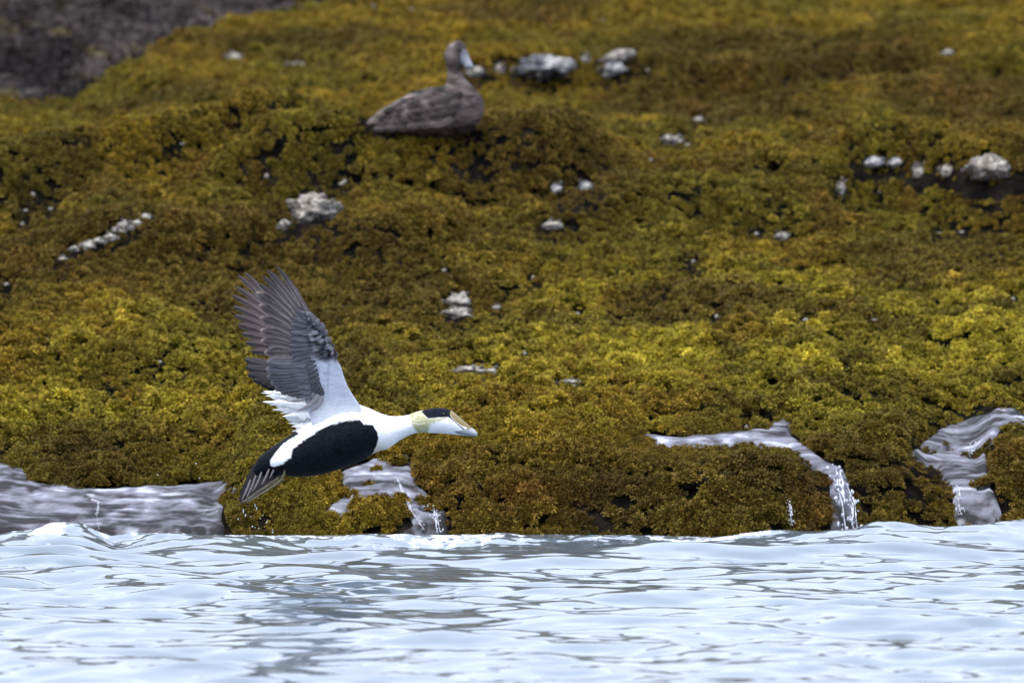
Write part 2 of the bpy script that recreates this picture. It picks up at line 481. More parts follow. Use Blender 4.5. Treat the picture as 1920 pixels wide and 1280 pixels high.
def weed_tree(sources):
    g = bpy.data.node_groups.new('weed_growth', 'GeometryNodeTree')
    g.interface.new_socket('Geometry', in_out='INPUT', socket_type='NodeSocketGeometry')
    g.interface.new_socket('Geometry', in_out='OUTPUT', socket_type='NodeSocketGeometry')
    gi = g.nodes.new('NodeGroupInput'); go = g.nodes.new('NodeGroupOutput')
    jn = g.nodes.new('GeometryNodeJoinGeometry')
    for s in reversed(sources):
        oi = g.nodes.new('GeometryNodeObjectInfo'); oi.inputs['Object'].default_value = s
        oi.inputs['As Instance'].default_value = True
        g.links.new(oi.outputs['Geometry'], jn.inputs[0])
    ip = g.nodes.new('GeometryNodeInstanceOnPoints')
    ip.inputs['Pick Instance'].default_value = True
    g.links.new(gi.outputs[0], ip.inputs['Points']); g.links.new(jn.outputs[0], ip.inputs['Instance'])
    for nm, dt, sock in (('rot', 'FLOAT_VECTOR', 'Rotation'), ('scl', 'FLOAT', 'Scale'), ('pick', 'INT', 'Instance Index')):
        na = g.nodes.new('GeometryNodeInputNamedAttribute'); na.data_type = dt; na.inputs['Name'].default_value = nm
        g.links.new(na.outputs['Attribute'], ip.inputs[sock])
    g.links.new(ip.outputs[0], go.inputs[0])
    return g

# six real tufts growing on the slope serve as the pattern for the rest
src_objs = []
for i, me in enumerate(weed_src):
    p = hit(300 + 230 * i, 700)
    o = link('seaweed', me, None, p)
    tag(o, 'olive rockweed growing over the sloping shore rock', None, None, 'stuff')
    src_objs.append(o)
tree = weed_tree(src_objs)
for nm, n, kind, lab in (('seaweed', 350000, 'front', 'golden and olive rockweed covering the sloping shore rock'),
                         ('dark_wrack', 250000, 'grey', 'grey brown wrack on the far rock behind the golden mound')):
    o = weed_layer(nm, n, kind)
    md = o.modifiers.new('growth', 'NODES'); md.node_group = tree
    tag(o, lab, None, None, 'stuff')

# ------------------------------------------------------------------ the sea
CREST = np.array([(-400, 1000), (0, 1010), (40, 1000), (90, 989), (150, 992), (210, 1018), (330, 1006), (400, 1003), (480, 1010), (520, 1012), (700, 1005), (770, 1010),
                  (930, 1000), (1050, 1008), (1250, 1008), (1400, 995), (1560, 986), (1700, 983), (1800, 978), (1920, 972), (2400, 965)], float)
wv = []
r = np.random.default_rng(21)
for i in range(90):
    lam = 0.065 * (1.8 / 0.065) ** r.random()
    th = math.radians(82) + math.radians(70) * (r.random() * 2 - 1)
    k = 2 * math.pi / lam
    slope = 0.0172 * (min(1.0, (lam / .22) ** .6)) * (min(1.0, (.6 / lam) ** 1.0))
    wv.append((k * math.cos(th), k * math.sin(th), slope / k, r.uniform(0, 2 * math.pi), lam))

def sea(x, y):
    z = np.zeros_like(x)
    patch = .65 + .7 * vnoise(x * .9, y * .45, 808)
    for kx, ky, a, ph, lam in wv:
        s = np.sin(kx * x + ky * y + ph)
        z += a * (s + .28 * np.cos(2 * (kx * x + ky * y + ph))) * (patch if lam < .7 else 1.0)
    return z

sx = spaced((-600, -60, 60), (-60, -12, 4), (-12, -2.3, .25), (-2.3, 2.3, .0095), (2.3, 12, .25), (12, 60, 4), (60, 601, 60))
sy = spaced((-900, -100, 60), (-100, 5, 5), (5, 17.5, .25), (17.5, 29.0, .0145), (29, 34, .3))
X, Y = np.meshgrid(sx, sy)
fine = smooth(60, 12, np.abs(X)) * smooth(-20, 12, Y)
Z = sea(X, Y) * fine
u = 960 + F * X / np.maximum(Y, 5)
cv = np.interp(u, CREST[:, 0], CREST[:, 1])
cz = HC - (cv - VH) * 27.35 / F
near = smooth(24.6, 26.6, Y)
rid = np.exp(-((Y - 27.35 - .1 * fbm(X * 2, X * 0, 15, 2)) / np.where(Y < 27.35, .42, .30)) ** 2)
Z = Z * (1 - .35 * smooth(26.2, 27.2, Y)) + (cz + .020 * fbm(X * 6, Y * 3, 18, 4)) * rid * smooth(12, 4, np.abs(X))
Z += .014 * np.exp(-((Y - 26.75 - .15 * fbm(X * 1.3, X * 0, 16, 2)) / .16) ** 2) * (1 + fbm(X * 2.5, Y, 17, 2))
foam = np.exp(-((u - 85) / 45) ** 2) * np.exp(-((Y - 27.22) / .20) ** 2) * 1.25
foam += .62 * np.exp(-((u - 840) / 170) ** 2) * np.exp(-((Y - 27.2) / .18) ** 2)
foam += .8 * np.exp(-((u - 1330) / 120) ** 2) * np.exp(-((Y - 27.30) / .22) ** 2)
foam += .62 * smooth(27.15, 27.5, Y) * (.5 + .9 * vnoise(X * 3.1, Y * 2, 55))
foam = np.clip(foam, 0, 1.2)
m_sea, nt, b = mat_new('sea_water', 0.06, .7)
b.inputs['IOR'].default_value = 1.333
fa = N(nt, 'ShaderNodeAttribute', attribute_name='foam')
nf = noise(nt, 26, 6, .7, stretch=(1, .35, 1)); 
ad = N(nt, 'ShaderNodeMath', operation='MULTIPLY_ADD'); ad.inputs[1].default_value = 3.4; ad.inputs[2].default_value = -2.25
nt.links.new(nf.outputs[0], ad.inputs[0])
a2 = N(nt, 'ShaderNodeMath', operation='ADD'); nt.links.new(ad.outputs[0], a2.inputs[0]); nt.links.new(fa.outputs['Fac'], a2.inputs[1])
a3 = N(nt, 'ShaderNodeMapRange'); a3.inputs['From Min'].default_value = .05; a3.inputs['From Max'].default_value = .55
nt.links.new(a2.outputs[0], a3.inputs[0])
c = mixc(nt, a3.outputs[0], (.125, .165, .200), (.78, .82, .86))
nt.links.new(c, b.inputs['Base Color'])
rr = N(nt, 'ShaderNodeMapRange'); rr.inputs['To Min'].default_value = .06; rr.inputs['To Max'].default_value = .7
nt.links.new(a3.outputs[0], rr.inputs[0]); nt.links.new(rr.outputs[0], b.inputs['Roughness'])
nb = noise(nt, 22, 3, .5, stretch=(.7, .6, 1))
bump(nt, b, nb.outputs[0], .03, .004)
o = link('sea', new_mesh('sea', np.stack([X, Y, Z], -1).reshape(-1, 3), grid_faces(len(sy), len(sx)), m_sea, attrs={'foam': foam}))
tag(o, kind='structure')

# ------------------------------------------------------------------ water running off the rock
m_run, nt, b = mat_new('running_water', 0.7, .10)
st = N(nt, 'ShaderNodeAttribute', attribute_name='streak'); wh = N(nt, 'ShaderNodeAttribute', attribute_name='white')
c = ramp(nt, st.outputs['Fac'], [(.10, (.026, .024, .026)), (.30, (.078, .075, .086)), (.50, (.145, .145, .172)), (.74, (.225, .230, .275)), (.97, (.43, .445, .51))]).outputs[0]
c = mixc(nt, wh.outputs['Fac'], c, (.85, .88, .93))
nt.links.new(c, b.inputs['Base Color'])
n2 = noise(nt, 60, 4, .6)
bump(nt, b, n2.outputs[0], .12, .004)

def flow(poly, seed, x0, x1, y0, y1, slant, labelled):
    xs = np.arange(x0, x1, .007); ys = np.arange(y0, y1, .008)
    X, Y = np.meshgrid(xs, ys)
    H0 = height(X, Y)
    # the film of water smooths the rock and carries long standing ripples
    wx = X + .10 * fbm(X * 3, Y * 2, seed + 5, 3); wy = Y + .10 * fbm(X * 3 + 7, Y * 2, seed + 6, 3)
    q = fbm(wx * 3.2 + slant * wy * 4, wy * 13, seed, 4, .6)
    q2 = fbm(wx * 20, wy * 18, seed + 9, 4, .65)
    Zz = H0 + .012 + .0020 * q + .0020 * q2 + .0012 * fbm(X * 60, Y * 40, seed + 30, 3)
    U, V = proj(X, Y, H0)
    d = poly_sdf(U + 6 * fbm(X * 15, Y * 8, seed + 3, 2), V + 5 * fbm(X * 15 + 5, Y * 8, seed + 4, 2), poly)
    d = np.maximum(d, -poly_sdf(U, V, WEED_ISLE) + 4)
    Zz = Zz + .006 * (.5 - np.abs(fbm(X * 7, Y * 5, seed + 33, 4, .6))) - .03 * smooth(-6, 14, d) - .03 * smooth(-.04, .06, islet(X, Y, U))
    inside = (d < 16)
    q3 = fbm(wx * 7 + slant * wy * 8, wy * 40 + wx * 6, seed + 11, 4, .65)
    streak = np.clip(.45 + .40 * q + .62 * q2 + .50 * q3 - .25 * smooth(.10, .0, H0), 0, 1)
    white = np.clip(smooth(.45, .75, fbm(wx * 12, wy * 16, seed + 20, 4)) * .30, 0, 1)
    idx = grid_faces(len(ys), len(xs))
    keep = inside.reshape(-1)[idx].all(1)
    idx = idx[keep]
    used = np.unique(idx); remap = -np.ones(X.size, int); remap[used] = np.arange(len(used))
    P = np.stack([X, Y, Zz], -1).reshape(-1, 3)[used]
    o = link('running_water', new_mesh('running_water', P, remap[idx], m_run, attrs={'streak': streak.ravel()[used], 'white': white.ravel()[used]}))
    tag(o, labelled, None, None, 'structure')

flow(FLOW_LEFT, 900, -1.75, -.6, 27.75, 29.4, .3, 'smooth grey water sliding off the bare rock at the shore')
flow(FLOW_MID, 920, -.6, -.1, 27.75, 29.2, .1, 'grey water trickling through the gully under the flying drake')
flow(FLOW_THIN, 940, .25, 1.05, 27.75, 30.2, -.2, 'thin stream crossing the weed towards the double waterfall')
flow(FLOW_RIGHT, 960, 1.0, 1.75, 27.75, 30.6, .5, 'wide stream of grey water bending down through the weed')

def ico(sub):
    import bmesh
    bm = bmesh.new(); bmesh.ops.create_icosphere(bm, subdivisions=sub, radius=1)
    V = np.array([v.co[:] for v in bm.verts]); Fc = [tuple(v.index for v in f.verts) for f in bm.faces]
    bm.free(); return V, np.array(Fc)
ICO1 = ico(1)

# white falling strands
m_white, nt, b = mat_new('white_water', 0.35)
n1 = noise(nt, 45, 4, .6, stretch=(1, 1, .45))
nt.links.new(ramp(nt, n1.outputs[0], [(.3, (.22, .23, .27)), (.5, (.50, .52, .58)), (.72, (.80, .83, .88))]).outputs[0], b.inputs['Base Color'])
bump(nt, b, n1.outputs[0], .5, .01)

def surf_point(u, v):
    p = hit(u, v)
    return p

def strand(bm_v, bm_f, pts, w0, w1, seed):
    """thin ropy threads of falling water through marks lying on the rock"""
    P = np.array([surf_point(a, b_) + np.array([0, -.040, .008]) for a, b_ in pts])
    t = np.linspace(0, 1, len(P))
    r_ = np.random.default_rng(seed)
    bv, bf = ICO1
    for q in range(30):
        f_ = r_.random(); p = np.array([np.interp(f_, t, P[:, k]) for k in range(3)])
        W = w0 + (w1 - w0) * f_
        p = p + np.array([r_.normal(0, .75) * W, r_.uniform(-.004, .004), r_.normal(0, .004)])
        sc = W * r_.uniform(.10, .34)
        base = len(bm_v)
        bm_v.extend(list(bv * np.array([sc, sc * .7, sc * r_.uniform(.8, 2.4)]) * (1 + .25 * r_.normal(0, 1, (len(bv), 1))) + p))
        bm_f.extend([tuple(x_ + base for x_ in f2_) for f2_ in bf])
    for th in range(4):
        a0 = r_.uniform(0, .6) if th else 0; a1 = min(1, a0 + r_.uniform(.18, .5)) if th else 1
        K = 18; M = 7
        tt = np.linspace(a0, a1, K)
        C = np.stack([np.interp(tt, t, P[:, k]) for k in range(3)], -1)
        lat = r_.uniform(-.9, .9) if th else 0
        base = len(bm_v); ph = r_.uniform(0, 6)
        for i, p in enumerate(C):
            W = w0 + (w1 - w0) * tt[i]
            env = math.sin(math.pi * (i + .4) / (K - .2)) ** .5
            wd = W * (.20 if th else .14) * env * (.75 + .35 * math.sin(i * 1.3 + ph) + .25 * math.sin(i * 2.9 + 2 * ph))
            off = lat * W + W * .10 * math.sin(i * .4 + ph)
            for j in range(M):
                an = 2 * math.pi * j / M
                bm_v.append(p + np.array([off + math.cos(an) * wd, math.sin(an) * wd * .8 + r_.uniform(-.001, .001), math.sin(an) * .002]))
        for i in range(K - 1):
            for j in range(M):
                q = base + i * M + j; q2 = base + i * M + (j + 1) % M
                bm_f.append((q, q2, q2 + M, q + M))
        bm_f.append(tuple(base + j for j in range(M - 1, -1, -1))); bm_f.append(tuple(base + (K - 1) * M + j for j in range(M)))

def waterfall(strands, label, group='white trickles falling off the rock edge'):
    root = None
    for k, (pts, w0, w1) in enumerate(strands):
        V = []; Fc = []
        strand(V, Fc, pts, w0, w1, 60 + k)
        V = np.array(V)
        if root is None:
            org = V.mean(0)
            root = bpy.data.objects.new('waterfall', None); COL.objects.link(root); root.location = org
            tag(root, label, 'waterfall', group)
        link('water_strand', new_mesh('water_strand', V - org, Fc, m_white), root)

waterfall([([(1566, 882), (1570, 915), (1580, 950), (1584, 1000)], .016, .020), ([(1588, 915), (1602, 950), (1608, 1000)], .010, .014)],
          'white double waterfall pouring off the dark weedy edge into the sea')
waterfall([([(655, 925), (662, 945), (668, 962)], .006, .010)], 'short white trickle on the wet gully below the drake breast')
waterfall([([(740, 895), (752, 925), (770, 960), (795, 1000)], .006, .010), ([(812, 955), (820, 975), (826, 1002)], .007, .010)],
          'white trickle in broken strands down the right side of the gully')
waterfall([([(170, 940), (184, 946), (182, 970), (186, 998)], .006, .006)], 'bent white spout over the smooth wet rock beside the sea crest')
waterfall([([(1826, 838), (1822, 850), (1815, 858)], .008, .010)], 'small white spill halfway down the wide grey stream')
waterfall([([(1790, 912), (1796, 930), (1800, 970)], .006, .012)], 'white trickle at the foot of the wide grey stream')
waterfall([([(1478, 950), (1482, 965), (1484, 990)], .005, .008)], 'faint white trickle on the dark weedy edge, beside the double waterfall')

# ------------------------------------------------------------------ barnacle crusted rocks
m_barn, nt, b = mat_new('barnacle_crust', 0.8, .2)
vo = N(nt, 'ShaderNodeTexVoronoi', i_Scale=75.0); tc = N(nt, 'ShaderNodeTexCoord'); nt.links.new(tc.outputs['Object'], vo.inputs['Vector'])
n1 = noise(nt, 22, 5, .65)
c = ramp(nt, n1.outputs[0], [(.34, (.07, .06, .05)), (.46, (.26, .235, .20)), (.57, (.48, .445, .385)), (.78, (.68, .65, .60))]).outputs[0]
c = mixc(nt, ramp(nt, vo.outputs['Distance'], [(.25, (0, 0, 0)), (.6, (.55, .55, .55))]).outputs[0], c, (.16, .14, .12))
nt.links.new(c, b.inputs['Base Color'])
bump(nt, b, vo.outputs['Distance'], .9, -.008)
m_barn_dark, nt, b = mat_new('grey_barnacle_rock', 0.7, .3)
n1 = noise(nt, 16, 5, .65)
nt.links.new(ramp(nt, n1.outputs[0], [(.36, (.03, .032, .04)), (.5, (.13, .13, .15)), (.58, (.42, .40, .38)), (.75, (.68, .66, .62))]).outputs[0], b.inputs['Base Color'])
bump(nt, b, n1.outputs[0], .8, .01)

ICO4 = ico(4); ICO3 = ico(3); ICO2 = ico(2)

def lump_mesh(name, sx_, sz_, seed, mat, base=None, rough=.28):
    V, Fc = base or ICO4
    V = V.copy()
    d = 1 + 1.5 * rough * fbm(V[:, 0] * 2.1 + seed, V[:, 1] * 2.1 + V[:, 2] * 2.6, seed, 4, .6) + .20 * fbm(V[:, 0] * 6 + seed, V[:, 2] * 6 + V[:, 1] * 5, seed + 1, 2)
    V = V * d[:, None]
    V = V * np.array([sx_, sx_ * .8, sz_])
    return new_mesh(name, V, Fc, mat)

def barnacle(u, v, wpx, hpx, seed, label, mat=None, base=None, name='barnacle_rock', group=None, rough=.3, tilt=0):
    p = hit(u, v + hpx * .3)
    s = p[1] / F
    o = link(name, lump_mesh(name, wpx * s * .5, hpx * s * .5, seed, mat or m_barn, base, rough), None,
             (p[0], p[1], HC + (VH - v) / F * p[1]))
    o.rotation_euler = (0, tilt, 0)
    tag(o, label, 'rock' if name.endswith('rock') else 'barnacles', group)
    return o
KNOB = None
_barnacle = barnacle
def barnacle(u, v, wpx, hpx, seed, label, mat=None, base=None, name='barnacle_rock', group=None, rough=.3, tilt=0):
    """a crusted rock with its bigger barnacles as knobs of their own"""
    global KNOB
    o = _barnacle(u, v, wpx, hpx, seed, label, mat, base, name, group, rough, tilt)
    if wpx < 12: return o
    if KNOB is None: KNOB = [lump_mesh('barnacle', 1, 1, 31 + q, m_barn, ICO2, .5) for q in range(3)]
    co = [vv.co.copy() for vv in o.data.vertices if vv.co.y < .3 * wpx * F ** -1 * 17]
    rr_ = random.Random(seed)
    for q in range(int(min(26, 4 + wpx * hpx / 120))):
        p = rr_.choice(co)
        if mat is m_barn_dark and p.x > .1 * wpx / F * 38 and rr_.random() < .7: continue
        k = bpy.data.objects.new('barnacle', KNOB[q % 3]); COL.objects.link(k); k.parent = o
        k.location = p * rr_.uniform(.9, 1.12 if wpx > 30 else 1.5); rad = rr_.uniform(2.4, 5.2) * o.location.y / F * (1 if wpx > 30 else .8)
        k.scale = (rad * rr_.uniform(.9, 1.5), rad, rad * rr_.uniform(.7, 1.1)); k.rotation_euler = (rr_.random() * 3, rr_.random() * 3, rr_.random() * 3)
    return o
GB = 'barnacle covered white rocks among the seaweed'
barnacle(585, 397, 84, 58, 3, 'pale barnacle crusted rock above the raised wing tip of the flying drake', None, None, 'barnacle_rock', GB, .5)
barnacle(533, 422, 22, 22, 4, 'small barnacle knob just left of the pale crusted rock', None, ICO3, 'barnacle_rock', GB)
barnacle(1022, 128, 108, 44, 5, 'wide grey and white barnacle rock right of the sitting duck', m_barn_dark, None, 'barnacle_rock', GB, .35)
barnacle(1162, 108, 56, 26, 6, 'cream barnacle rock up the slope, right of the wide grey rock', None, ICO3, 'barnacle_rock', GB, .5, -.3)
barnacle(1150, 132, 48, 26, 7, 'dull grey barnacle rock under the cream one', m_barn_dark, ICO3, 'barnacle_rock', GB, .4)
barnacle(890, 136, 34, 20, 8, 'cream barnacle rock touching the bill side of the sitting duck', None, ICO3, 'barnacle_rock', GB, .4)
barnacle(938, 130, 16, 18, 9, 'small cream knob in the dark gap beside the wide grey rock', None, ICO3, 'barnacle_rock', GB)
barnacle(1098, 113, 18, 14, 10, 'small white knob between the grey rock and the cream rock', None, ICO3, 'barnacle_rock', GB)
barnacle(1855, 316, 80, 46, 11, 'largest rounded white rock over the dark crevice', None, None, 'barnacle_rock', GB, .30)
barnacle(1776, 321, 26, 24, 12, 'round pinkish white knob above the dark crevice', None, ICO3, 'barnacle_rock', GB, .2)
barnacle(1722, 323, 22, 28, 13, 'upright white knob at the left end of the dark crevice', None, ICO3, 'barnacle_rock', GB, .25)
barnacle(1636, 306, 46, 22, 14, 'dim flat barnacle rock left of the dark crevice', m_barn_dark, ICO3, 'barnacle_rock', GB, .4, -.15)
barnacle(1682, 305, 32, 18, 15, 'dark bluish rock between the crevice knobs and the flat rock', m_barn_dark, ICO3, 'barnacle_rock', GB, .4)
barnacle(1260, 266, 46, 22, 16, 'small cream barnacle rock in the weed below the far grey rocks', None, ICO3, 'barnacle_rock', GB, .5, .1)
barnacle(1042, 355, 24, 20, 17, 'left one of two dull knobs under the sitting duck slope', m_barn_dark, ICO3, 'barnacle_rock', GB)
barnacle(1098, 350, 24, 22, 18, 'right one of two dull knobs under the sitting duck slope', m_barn_dark, ICO3, 'barnacle_rock', GB)
barnacle(1575, 355, 20, 26, 19, 'narrow white barnacle knob downslope of the flat rock', None, ICO3, 'barnacle_rock', GB, .5)
barnacle(1465, 445, 26, 18, 20, 'lone white knob in olive weed below the crevice slope', None, ICO3, 'barnacle_rock', GB, .4)
barnacle(858, 565, 40, 30, 21, 'upper white barnacle lump in the yellow weed right of the wing', None, ICO3, 'barnacle_rock', GB, .5)
barnacle(858, 590, 46, 26, 22, 'lower white barnacle lump in the yellow weed right of the wing', None, ICO3, 'barnacle_rock', GB, .5)
barnacle(932, 578, 18, 12, 23, 'small white lump beside the double barnacle lump', None, ICO3, 'barnacle_rock', GB)
barnacle(878, 695, 58, 18, 24, 'long flat white patch of barnacles above the drake head', None, ICO3, 'barnacle_rock', GB, .5)
barnacle(922, 697, 22, 14, 25, 'short white patch at the end of the long flat one', None, ICO3, 'barnacle_rock', GB)
barnacle(1070, 718, 44, 14, 26, 'pale patch of barnacles half hidden in yellow weed', None, ICO3, 'barnacle_rock', GB, .5)
barnacle(1032, 424, 34, 18, 27, 'broken grey white patch in the middle of the slope', None, ICO3, 'barnacle_rock', GB, .6)
barnacle(440, 108, 34, 12, 28, 'white streak of barnacles high on the golden mound', None, ICO3, 'barnacle_rock', GB, .4)
barnacle(556, 122, 44, 9, 29, 'thin pale streak of barnacles near the mound top', None, ICO3, 'barnacle_rock', GB, .4)
barnacle(1310, 226, 18, 12, 30, 'small white lump in brown weed on the upper slope', None, ICO3, 'barnacle_rock', GB)
barnacle(1776, 100, 26, 12, 31, 'small pale rock far up the brown slope', None, ICO3, 'barnacle_rock', GB)
SEAM = ['topmost white lump of the slanting barnacle seam', 'second lump from the top of the slanting barnacle seam', 'biggest and brightest lump of the slanting barnacle seam', 'small lump just below the brightest one of the barnacle seam',
        'wide middle lump of the slanting barnacle seam', 'lump below the wide middle one of the barnacle seam', 'wide lump in the lower half of the slanting barnacle seam', 'last but one lump at the low end of the barnacle seam', 'flat dim lump at the low end of the slanting barnacle seam']
# the diagonal seam of white barnacles at the left
for k, (u_, v_, w_, h_) in enumerate([(272, 408, 24, 12), (256, 420, 20, 14), (234, 427, 30, 22), (218, 432, 18, 12), (206, 446, 30, 16), (184, 452, 24, 14), (166, 460, 28, 16), (140, 468, 26, 12), (118, 486, 22, 8)]):
    barnacle(u_, v_, w_, h_, 40 + k, SEAM[k], None, ICO3, 'barnacle_lump', 'slanting seam of barnacle lumps', .5)
# scattered flecks
r = np.random.default_rng(77)
fl = [(12, 533), (88, 637), (42, 420), (198, 210), (646, 340), (833, 507), (1083, 588), (1345, 594), (1760, 438), (1803, 436), (1418, 438), (300, 678), (985, 662), (1215, 132), (1530, 110),
      (1648, 362), (1290, 272), (95, 392), (640, 345), (1510, 600), (1000, 520), (1300, 490), (1900, 560), (700, 12), (1130, 40), (770, 20), (62, 365), (48, 395), (1220, 300), (500, 330), (340, 270), (1640, 600), (1400, 800)]
MARKS = {'sitting duck': (790, 200), 'raised wing tip': (500, 500), 'pale crusted rock': (585, 397), 'wide grey barnacle rock': (1022, 128), 'largest rounded white rock': (1855, 316),
         'double barnacle lump': (858, 578), 'long flat white patch': (878, 695), 'slanting barnacle seam': (205, 446), 'far grey brown rock': (150, 80), 'lone white knob': (1465, 445),
         'narrow white barnacle knob': (1575, 355), 'two dull knobs': (1070, 352), 'broken patch in mid slope': (1032, 424), 'head of the flying duck': (830, 790), 'wide grey stream': (1800, 830), 'cream barnacle rock': (1162, 108)}
used_labels = set()
for k, (u_, v_) in enumerate(fl):
    near_ = sorted(MARKS, key=lambda q: math.hypot(u_ - MARKS[q][0], v_ - MARKS[q][1]))
    for nm in near_:
        du, dv = u_ - MARKS[nm][0], v_ - MARKS[nm][1]
        far_word = 'just' if math.hypot(du, dv) < 90 else ('some way' if math.hypot(du, dv) < 220 else 'far')
        where = ('above' if dv < 0 else 'below') if abs(dv) > abs(du) * 1.6 else ('right of' if du > 0 else 'left of') if abs(du) > abs(dv) * 1.6 else ('up and right of' if dv < 0 and du > 0 else 'up and left of' if dv < 0 else 'down and right of' if du > 0 else 'down and left of')
        lab = 'tiny white barnacle fleck %s %s the %s' % (far_word, where, nm)
        if lab not in used_labels: break
    used_labels.add(lab)
    barnacle(u_, v_, r.uniform(7, 11.5), r.uniform(5, 9), 90 + k, lab, None, ICO2, 'barnacle_fleck', 'tiny white barnacle flecks scattered over the slope', .5)

# ------------------------------------------------------------------ birds: shared tools
def cr(arr, n):
    """Catmull-Rom resample of rows"""
    A = np.asarray(arr, float); k = len(A)
    t = np.linspace(0, k - 1, n); i = np.clip(t.astype(int), 0, k - 2); f = (t - i)[:, None]
    p0 = A[np.clip(i - 1, 0, k - 1)]; p1 = A[i]; p2 = A[i + 1]; p3 = A[np.clip(i + 2, 0, k - 1)]
    return .5 * ((2 * p1) + (-p0 + p2) * f + (2 * p0 - 5 * p1 + 4 * p2 - p3) * f ** 2 + (-p0 + 3 * p1 - 3 * p2 + p3) * f ** 3)

class Frame:
    """bird frame: marks along its side view (u right, v down) and depth in metres"""
    def __init__(self, u0, v0, y):
        self.s = y / F; self.u0, self.v0, self.y = u0, v0, y
        self.loc = ((u0 - 960) * self.s, y, HC + (VH - v0) * self.s)
    def __call__(self, u, v, d):
        u = np.asarray(u, float)
        return np.stack([(u - self.u0) * self.s, np.broadcast_to(d, u.shape).astype(float), -(np.asarray(v, float) - self.v0) * self.s], -1)

def loft(fr, stations, n, m, sq=1.0):
    S = cr(stations, n)
    a = np.linspace(0, 2 * np.pi, m, endpoint=False)
    ca, sa = np.cos(a), np.sin(a)
    cu = (S[:, 0] + S[:, 2]) / 2; cv_ = (S[:, 1] + S[:, 3]) / 2
    du = (S[:, 0] - S[:, 2]) / 2; dv = (S[:, 1] - S[:, 3]) / 2
    U = cu[:, None] + du[:, None] * ca; V = cv_[:, None] + dv[:, None] * ca
    D = -np.maximum(S[:, 4], .2)[:, None] * np.sign(sa) * np.abs(sa) ** sq * fr.s
    i = np.arange(n * m).reshape(n, m)
    Fc = np.stack([i[:-1], np.roll(i[:-1], -1, 1), np.roll(i[1:], -1, 1), i[1:]], -1).reshape(-1, 4)
    return U.ravel(), V.ravel(), D.ravel(), Fc, i

def plumage(name, rough=.7, sheen=.0, scale=240, strength=.25, stretch=(.5, 1, 1)):
    m, nt, b = mat_new(name, rough, .07)
    at = N(nt, 'ShaderNodeAttribute', attribute_name='tint')
    nn = noise(nt, scale, 3, .6, stretch=stretch)
    c = mixc(nt, 1.0, at.outputs['Color'], ramp(nt, nn.outputs[0], [(.3, (.88, .88, .885)), (.7, (1.08, 1.08, 1.08))]).outputs[0], 'MULTIPLY')
    nt.links.new(c, b.inputs['Base Color'])
    bump(nt, b, nn.outputs[0], strength, .002)
    return m
m_plume = plumage('plumage', scale=150, strength=.55, stretch=(.45, 1, 1.3))
m_feather = plumage('flight_feather', .55, scale=420, strength=.15)
m_bill, nt, b = mat_new('bill_horn', .38, .5)
at = N(nt, 'ShaderNodeAttribute', attribute_name='tint'); nt.links.new(at.outputs['Color'], b.inputs['Base Color'])
m_eye, nt, b = mat_new('dark_eye', .08, .6); b.inputs['Base Color'].default_value = (.012, .008, .006, 1)

def feather_mesh(fr, path, w, d0, d1, colf, tip='round', camber=.0025, seed=0, nseg=18, mat=None, fray=.06, asym=0.0, stack=0.0):
    """a vane with a raised shaft, real thickness, along a curved path of side-view marks"""
    r = np.random.default_rng(seed)
    P = cr(path, nseg + 1)
    t = np.linspace(0, 1, nseg + 1)
    T = np.gradient(P, axis=0); T /= np.linalg.norm(T, axis=1, keepdims=True) + 1e-9
    Nn = np.stack([-T[:, 1], T[:, 0]], -1)
    if tip == 'point': prof = np.minimum(1, .55 + 3 * t) * (1 - t ** 4) ** .62
    elif tip == 'wisp': prof = np.minimum(1, .6 + 2 * t) * (1 - t ** 1.6) ** .9
    else: prof = np.minimum(1, .6 + 2.5 * t) * np.sqrt(np.maximum(1 - t ** 7, 0))
    prof = np.maximum(prof, .03)
    cs = np.array([-1, -.6, -.25, -.06, .06, .25, .6, 1.0])
    K = len(cs)
    Uu = np.zeros((nseg + 1, K)); Vv = Uu.copy(); Dd = Uu.copy()
    for j, cc in enumerate(cs):
        edge = (1 + r.normal(0, fray, nseg + 1)) if abs(cc) == 1 else 1
        off = (cc + asym * (1 - cc * cc)) * w * .5 * prof * edge
        Uu[:, j] = P[:, 0] + Nn[:, 0] * off
        Vv[:, j] = P[:, 1] + Nn[:, 1] * off
        Dd[:, j] = d0 + (d1 - d0) * t + camber * cc * cc - (.0007 if abs(cc) < .1 else 0) + stack * cc
    tt = np.repeat(t[:, None], K, 1); cc = np.repeat(cs[None], nseg + 1, 0)
    front = fr(Uu, Vv, 0).reshape(-1, 3); front[:, 1] = Dd.ravel()
    back = front.copy(); back[:, 1] += .0006
    n1 = (nseg + 1) * K
    g = grid_faces(nseg + 1, K)
    faces = [tuple(f) for f in g] + [tuple(f[::-1] + n1) for f in g]
    i = np.arange(n1).reshape(nseg + 1, K)
    ring = list(i[0]) + list(i[1:, -1]) + list(i[-1, ::-1][1:]) + list(i[1:-1, 0][::-1])
    for a, b_ in zip(ring, ring[1:] + ring[:1]):
        faces.append((b_, a, a + n1, b_ + n1))
    col = colf(tt.ravel(), cc.ravel(), Uu.ravel(), Vv.ravel())
    col = np.concatenate([col, col])
    return new_mesh('feather', np.concatenate([front, back]), np.array(faces), mat or m_feather, True, col)

def lerp3(a, b, k): return np.asarray(a)[None] * (1 - k[:, None]) + np.asarray(b)[None] * k[:, None]

